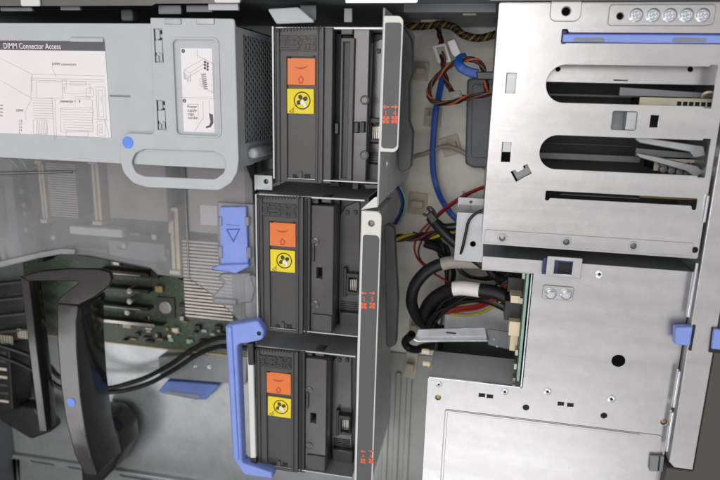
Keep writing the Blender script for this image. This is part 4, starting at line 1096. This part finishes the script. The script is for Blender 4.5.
prism('shelf_tail', [rnd(poly([(486, 329), (517, 333), (519, 352), (488, 345)], zs2 - .004), .001)], zs2 - .004, .0014, STEELD, sh, .0004)
prism('shelf_slot', [rnd(rect(446, 331.8, 456, 334.2, zs2), .0005)], zs2 + .0002, .0003, DARK, sh, 0)
for x, y in ((494, 339), (497, 346)):
    link('shelf_rivet', lathe_mesh(U(x, y, zs2 - .004), [(.0013, zs2 - .004), (.001, zs2 - .0032)], 12), BRIGHT, sh)
for x, y in ((424, 351.5), (425, 363.5)):
    c = U(x, y, -.03)
    o = link('guide_peg', tube_mesh([U(x + 5, y + 1, -.03), U(x + 2, y, -.03), U(x - 2, y, -.03)], .0022), CREAM, None, True)
    tag(o, 'upper cream guide peg on the box side, nearest the steel shelf' if y < 355 else 'lower cream guide peg on the box side, nearest the panel corner', 'peg', 'cream guide pegs')

# ------------------------------------------------------------------ cable bay
def clamp(x0, y0, x1, y1, rot, lbl):
    z = FZ + .010
    a = U((x0 + x1) / 2, (y0 + y1) / 2, z); w = (x1 - x0) * PX * 1.38 / 2; h = (y1 - y0) * PX * 1.38 / 2
    o = thing('cable_clamp', (a.x, a.y, FZ), lbl, 'clamp', 'cream cable clamps on the floor')
    def rr_(cx_, cy_, ww, hh):
        pts = [Vector((sx * ww + cx_, sy * hh + cy_)) for sx, sy in ((-1, 1), (1, 1), (1, -1), (-1, -1))]
        c_, s_ = math.cos(rot), math.sin(rot)
        return [Vector((a.x + p.x * c_ - p.y * s_, a.y + p.x * s_ + p.y * c_)) for p in pts]
    prism('clamp_base', [rnd(rr_(0, 0, w, h), .001)], FZ + .004, .004, CREAMD, o, .0006)
    prism('clamp_arm', [rnd(rr_(0, 0, w * .62, h * .32), .001)], FZ + .012, .003, CREAMD, o, .0006)
    prism('clamp_post', [rr_(-w * .5, 0, w * .14, h * .3)], FZ + .0088, .0046, CREAMD, o, .0002)
    prism('clamp_post', [rr_(w * .5, 0, w * .14, h * .3)], FZ + .0088, .0046, CREAMD, o, .0002)
    return o
clamp(423.5, 109, 441, 127, 0, 'cream clamp holding the blue flat cable')
clamp(441, 136, 460, 156, .35, 'tilted cream clamp gripping the grey cable')
clamp(407, 193, 427, 216, -.05, 'empty cream clamp left of the black cable plug')
clamp(413, 62, 428, 80, -.05, 'empty cream clamp next to the upper end of the upper divider')
clamp(403, 352, 417, 384, -.08, 'empty cream clamp deep beside the steel cage corner')
clamp(408, 318, 420, 338, 0, 'empty cream clamp half under the big black cable loop')
# dark grey box on the floor under the cage edge
gb = thing('grey_duct', U(478, 120, FZ), 'dark grey rounded box on the floor beside the steel cage', 'duct')
prism('duct_body', [rnd(poly([(467, 78), (500, 76), (500, 168), (473, 168), (465, 164)], -.15), .004)], -.15, .028, mat('slate_plastic', (104, 107, 112), .5), gb, .002)
prism('duct_lid', [rnd(poly([(472, 84), (500, 84), (500, 158), (471, 158)], -.149), .003)], -.1485, .002, bpy.data.materials['slate_plastic'], gb, .0008)
# metal bracket box
ms = thing('standoff_box', U(472, 235, FZ), 'upright pale steel box behind the cables with round holes', 'box')
zt = -.055
r = rect(457, 212, 500, 264, zt)
prism('box_face', [r, circ(U(473, 244, zt), 2.9 * PX * 1.1, 16)], zt, .0014, STEEL2, ms, .0003)
link('box_side', boxes_mesh([(r[0].x, r[0].y - .0016, r[1].x, r[0].y - .0004, zt - .035, zt - .0016), (r[0].x + .0002, r[2].y, r[0].x + .0014, r[0].y - .0018, FZ, zt - .0016)]), STEEL2, ms)
prism('box_back', [rect(459, 216, 500, 262, zt - .02)], zt - .02, .001, DARK, ms, 0)
prism('box_foot', [rnd(rect(458, 197, 484, 209, zt - .036), .001), circ(U(471, 202, zt - .036), 1.6 * PX, 14)], zt - .036, .0014, STEEL2, ms, .0003)

def twist(name, path, r, strands, turns, label, cat, group=None):
    """strands twisted round a path; each strand is a part"""
    pts = P3(path)
    me = tube_mesh(pts, .0001)   # sample the smooth path through a helper curve
    bpy.data.meshes.remove(me)
    # Catmull-Rom samples
    S = []
    q = [pts[0]] + pts + [pts[-1]]
    for i in range(1, len(q) - 2):
        for k in range(12):
            t_ = k / 12; p0, p1, p2, p3 = q[i - 1], q[i], q[i + 1], q[i + 2]
            S.append(.5 * ((2 * p1) + (p2 - p0) * t_ + (2 * p0 - 5 * p1 + 4 * p2 - p3) * t_ ** 2 + (3 * p1 - p0 - 3 * p2 + p3) * t_ ** 3))
    S.append(pts[-1])
    root = thing(name, S[0], label, cat, group)
    n = len(strands)
    for s_i, m_ in enumerate(strands):
        line = []
        for i, p in enumerate(S):
            tan = (S[min(i + 1, len(S) - 1)] - S[max(i - 1, 0)]).normalized()
            side = tan.cross(Vector((0, 0, 1))).normalized(); upv = side.cross(tan)
            an = 2 * PI * (s_i / n + turns * i / len(S))
            line.append(p + (side * math.cos(an) + upv * math.sin(an)) * r)
        link('strand', tube_mesh(line, r * .72, res=3), m_, root, True)
    return root
twist('twisted_harness', [(398, 25, -.135), (420, 26.5, -.135), (440, 24.5, -.13), (453, 27, -.13), (464, 35, -.125), (480, 38, -.125), (500, 33, -.125)], .0019, [RUBBER, HARN, RUBBER, WBRN], 8, 'yellow and black twisted wire harness along the upper chassis wall', 'wire harness')
twist('wire_bundle', [(438, 28, -.13), (441, 42, -.12), (443, 60, -.11), (445, 76, -.11), (453, 92, -.115), (470, 99, -.12)], .0014, [RUBBER, WBRN, WDRED], 3, 'brown and black wire bundle hanging down from the twisted harness', 'wire bundle')
twist('wire_loop', [(492, 94, -.07), (470, 97, -.075), (452, 102.5, -.085), (436, 102.5, -.09), (429, 95, -.09), (432, 83, -.09), (443, 71, -.085), (456, 62, -.08), (468, 59, -.075), (480, 63, -.075), (485, 76, -.075), (487, 95, -.08)], .0013, [WBRN, RUBBER, WORG, RUBBER], 5, 'loose loop of brown, orange and black wires left of the drive cage', 'wire bundle')
bc = thing('blue_cable', U(436, 150, FZ), 'flat blue cable running down the cable bay', 'cable')
link('cable_strap', tube_mesh(P3([(443, 74, -.125), (439, 95, -.14), (435.5, 112, -.152), (433.5, 135, -.155), (432.5, 160, -.158), (436, 185, -.16), (446, 207, -.15), (460, 222, -.145), (480, 230, -.14)]), .0010, .0017), BLUECAB, bc, True)
b3 = thing('blue_plug_cable', U(465, 66, -.09), 'short bright blue cable end curling into a black plug', 'cable')
link('cable_strap', tube_mesh(P3([(466, 57, -.08), (459.5, 59.5, -.075), (460, 66, -.072), (467, 71, -.072), (478, 74, -.072)]), .0012, .0022), BLUECAB, b3, True)
prism('cable_plug', [rnd(poly([(476, 71.5), (500, 71.5), (500, 80), (477, 79.5)], -.07), .0008)], -.068, .008, BLACK, b3, .0008)
gc = tag(tube('grey_cable', [(372, 214, -.10), (384, 196, -.11), (397, 180, -.13), (410, 159, -.15), (428, 152.5, -.158), (445, 146.5, -.158), (459, 150, -.158), (474, 160, -.158), (500, 178, -.158)], .0022, WGRY), 'grey round cable crossing the cable bay through the tilted clamp', 'cable')
c1 = thing('white_connector', U(441, 54, -.13), 'white plastic connector under the twisted harness', 'connector')
prism('connector_body', [rnd(poly([(432, 46), (446, 43), (452, 62), (438, 64)], -.115), .0008)], -.112, .008, WHITEP, c1, .0008)
prism('connector_face', [rnd(poly([(436, 47.5), (444, 46), (448, 60), (440.5, 61.5)], -.111), .0005)], -.1115, .002, WGRY, c1, .0003)
c2 = thing('clear_sleeve', U(454, 47, -.12), 'clear plastic sleeve beside the white connector', 'sleeve')
prism('sleeve_body', [rnd(poly([(446, 41), (455, 38), (462, 54), (456, 58), (452, 56)], -.11), .0015)], -.108, .006, CLEARW, c2, .0008)
c3 = thing('grey_connector', U(455, 94, -.12), 'small grey plug inside the brown wire loop', 'connector')
prism('plug_body', [rnd(poly([(449, 92), (460, 90), (463, 97), (452, 101)], -.112), .0006)], -.112, .006, WGRY, c3, .0006)
prism('plug_face', [rnd(poly([(452, 94), (459, 92.5), (461, 96), (454, 98.5)], -.1115), .0004)], -.1112, .001, STEELD, c3, .0003)
# black cables of the lower bay
big = thing('cable_loop', U(430, 300, -.12), 'thick black cable bent in a big loop by the cutout', 'cable')
link('cable_sheath', tube_mesh(P3([(500, 264, -.07), (482, 262.5, -.07), (458, 262, -.07), (436, 266, -.072), (420, 278, -.075), (412, 295, -.08), (414.5, 312, -.09), (425, 325, -.10), (444, 334, -.11), (470, 338, -.11)]), .0050), RUBBER, big, True)
link('grey_sleeve', tube_mesh(P3([(442, 264.2, -.0705), (450, 262.5, -.07), (460, 262, -.07), (472, 262.2, -.07), (481, 262.4, -.07)]), .0053), WGRY, big, True)
bun = thing('cable_bundle', U(450, 300, -.13), 'black sleeved cable bundle with a white tag wrapped round it', 'cable')
link('cable_sheath', tube_mesh(P3([(512, 300, -.055), (497, 293, -.06), (480, 290, -.065), (460, 288.5, -.07), (442, 293, -.078), (429, 304, -.085), (426, 318, -.10), (436, 330, -.115)]), .0056), RUBBER, bun, True)
tg = link('white_tag', tube_mesh(P3([(453, 288.8, -.0695), (460, 288.2, -.069), (470, 288.8, -.067), (480, 290.3, -.065)]), .0059), PAPER, bun, True)
link('cable_sheath', tube_mesh(P3([(508, 308, -.07), (490, 300, -.075), (470, 298, -.085), (450, 304, -.095), (436, 316, -.105), (430, 330, -.115)]), .0042), RUBBER, bun, True)
link('cable_sheath', tube_mesh(P3([(512, 282, -.06), (498, 278, -.07), (490, 270, -.075), (488, 258, -.08)]), .0034), RUBBER, bun, True)
col_w = [(WYEL, 'upper yellow wire fanning out under the white tag', [(440, 303, -.09), (458, 299.5, -.088), (474, 297, -.08), (487, 292, -.07), (500, 286, -.06)]),
         (WYEL, 'middle yellow wire between the upper yellow and the red wires', [(438, 309, -.092), (456, 305, -.09), (474, 301.5, -.083), (489, 296, -.072), (503, 290, -.06)]),
         (WRED, 'bright red wire, upper of the red ones in the fan', [(438, 312, -.092), (456, 308.5, -.09), (476, 305.5, -.083), (492, 299, -.07), (506, 287, -.06)]),
         (WRED, 'bright red wire, lower of the red ones in the fan', [(437, 315, -.093), (458, 311.5, -.09), (478, 308.5, -.082), (495, 300, -.07), (508, 290, -.06)]),
         (WORG, 'orange wire between the red wires and the lowest yellow wire', [(440, 309, -.095), (460, 309.6, -.092), (479, 306.5, -.085), (494, 297, -.072), (508, 282, -.06)]),
         (WYEL, 'lowest yellow wire, bending up towards the green board', [(442, 312, -.094), (459, 315, -.09), (477, 314, -.084), (493, 306.5, -.074), (507, 296, -.064)])]
for m_, lb_, p in col_w:
    tag(tube('wire', p, .0011, m_), lb_, 'wire', 'coloured wires in the cutout')
sw = thing('wire_bundle', U(470, 300, -.11), 'splayed bundle of thin black wires between the big loop and the cutout', 'wire bundle')
rw = random.Random(11)
for k in range(18):
    o1, o2, o3 = rw.uniform(-4, 4), rw.uniform(-5, 5), rw.uniform(-6, 6)
    zz = -.082 - k * .0014
    link('strand', tube_mesh(P3([(428 + o3 * .6, 332 + o2, zz - .02), (434 + o1, 314 + o2, zz), (448 + o2, 302 + o3, zz + .006), (470 + o1, 296 + o1 * 1.2, zz + .012), (490, 292 + o2, zz + .02), (508, 286 + o3 * 1.6, zz + .026)]), rw.uniform(.0009, .0015)), RUBBER, sw, True)
for k in range(4):
    o1, o2 = rw.uniform(-3, 3), rw.uniform(-3, 3)
    link('strand', tube_mesh(P3([(455 + o1, 258 + o2, -.10), (462 + o2, 272, -.098), (478 + o1, 280 + o1, -.09), (496, 276 + o2 * 1.5, -.075), (510, 272 + o1 * 2, -.062)]), .0012), RUBBER, sw, True)
dk = thing('wire_bundle', U(440, 240, -.13), 'dark tangle of black wires dropping from behind the plug into the loop', 'wire bundle')
for k in range(12):
    o1, o2, o3 = rw.uniform(-8, 8), rw.uniform(-4, 4), rw.uniform(-4, 4)
    link('strand', tube_mesh(P3([(418 + o1, 234 + o2, -.15), (432 + o2, 240 + o3, -.14), (444 + o3, 252 + o1, -.13), (449 + o1 * .5, 268, -.125), (447 + o2, 288, -.125), (438 + o3, 306, -.13)]), rw.uniform(.001, .0022)), RUBBER, dk, True)
dg_ = thing('black_plug_cable', U(450, 235, -.1), 'black cable with a two pronged plug running diagonally to the cage corner', 'cable')
link('cable_sheath', tube_mesh(P3([(430, 217, -.08), (440, 229, -.075), (455, 243, -.07), (470, 255, -.066), (485, 266, -.066)]), .0040), RUBBER, dg_, True)
link('cable_sheath', tube_mesh(P3([(436, 222, -.085), (443, 227, -.085), (452, 227, -.085), (464, 225, -.085)]), .0034), RUBBER, dg_, True)
prism('plug_body', [rnd(poly([(426, 215), (431.5, 210.5), (438, 219), (432, 225)], -.076), .001)], -.074, .006, BLACK, dg_, .0008)
for p in ([(426.5, 216), (423, 213.5)], [(430, 212), (428.5, 207.5), (432.5, 209), (436, 216)]):
    link('plug_wire', tube_mesh(P3([(x, y, -.076) for x, y in p]), .0010), RUBBER, dg_, True)
prism('white_tag', [rnd(poly([(466, 253.5), (470.5, 250.5), (475, 255.5), (470.5, 260)], -.060), .0005)], -.060, .002, PAPER, dg_, .0002)
tag(tube('red_wire', [(500, 183, -.10), (481, 187.5, -.11), (456, 200, -.12), (432, 220, -.13), (417, 238, -.13), (415, 252, -.13), (427, 268, -.12), (448, 282, -.11)], .0010, WRED), 'thin red wire curving down past the black plug', 'wire')
tag(tube('dark_wire', [(500, 184.5, -.104), (482, 188.5, -.114), (457, 202, -.124), (436, 219, -.133), (422, 240, -.135), (419, 256, -.135), (432, 270, -.125)], .0009, WDRED), 'thin dark maroon wire following just inside the red wire', 'wire')
twist('side_bundle', [(384, 240, -.12), (398, 238, -.125), (420, 237, -.13), (440, 234, -.13), (462, 236, -.13)], .0022, [RUBBER, WDRED, RUBBER, WYEL], 2, 'dark wire bundle passing under the plug from the lower divider', 'wire bundle')
tag(tube('black_cable', [(425, 244, -.135), (440, 250, -.13), (449, 262, -.12), (450, 280, -.115), (446, 300, -.115)], .0034, RUBBER), 'short thick black cable dropping behind the big loop', 'cable')
tag(tube('thin_cable', [(500, 208, -.05), (481, 211, -.051), (470, 219, -.050), (466, 232, -.050), (463, 246, -.051), (459, 258, -.06)], .0011, RUBBER), 'thin black wire lying across the pale steel box', 'wire')
tag(tube('black_cable', [(412, 334, -.12), (406, 345, -.13), (412, 349, -.13), (425, 347, -.12), (440, 346, -.10)], .0038, RUBBER), 'short black cable end beneath the steel shelf bracket', 'cable')
for i, (m_, nm_) in enumerate(((BLUECAB, 'blue'), (RUBBER, 'black'), (PCBE, 'pale green'))):
    tag(tube('thin_cable', [(396 + i * 2, 186, -.14), (401 + i * 2, 197, -.14), (401 + i * 1.6, 210, -.145), (394 + i * 2, 224, -.15)], .0013, m_), nm_ + ' thin wire beside the lower divider top', 'wire', 'thin wires beside the divider')

# ------------------------------------------------------------------ light: a room with ceiling lamps
w = bpy.data.worlds.new('World'); sc.world = w; w.use_nodes = True
nt = w.node_tree; bg = nt.nodes['Background']
tc = nt.nodes.new('ShaderNodeTexCoord'); sx = nt.nodes.new('ShaderNodeSeparateXYZ'); rp = nt.nodes.new('ShaderNodeValToRGB')
nt.links.new(tc.outputs['Generated'], sx.inputs[0]); nt.links.new(sx.outputs['Z'], rp.inputs[0])
cr = rp.color_ramp
cr.elements[0].position = .0; cr.elements[0].color = (.16, .155, .15, 1)
cr.elements[1].position = 1.0; cr.elements[1].color = (.66, .655, .66, 1)
e = cr.elements.new(.55); e.color = (.30, .295, .295, 1)
nt.links.new(rp.outputs[0], bg.inputs[0]); bg.inputs[1].default_value = 1.3

def lamp(name, loc, size, power, color, target=(0, -.1, 0)):
    l = bpy.data.lights.new(name, 'AREA'); l.shape = 'RECTANGLE'; l.size, l.size_y = size; l.energy = power; l.color = color
    o = bpy.data.objects.new(name, l); COL.objects.link(o); o.location = loc
    o.rotation_euler = (Vector(target) - Vector(loc)).to_track_quat('-Z', 'Y').to_euler()
    return o
lamp('ceiling_lamp', (-.35, .2, 2.0), (.8, .8), 13, (1, .975, .96), (-.05, -.05, 0))
lamp('ceiling_lamp', (-1.75, -1.3, 2.0), (.5, .8), 6, (1, .99, .98))
lamp('ceiling_lamp', (.0, -1.6, 2.0), (1.3, .55), 7, (.97, .985, 1))
sc.view_settings.view_transform = 'Standard'; sc.view_settings.look = 'None'
sc.view_settings.exposure = 0; sc.view_settings.gamma = 1
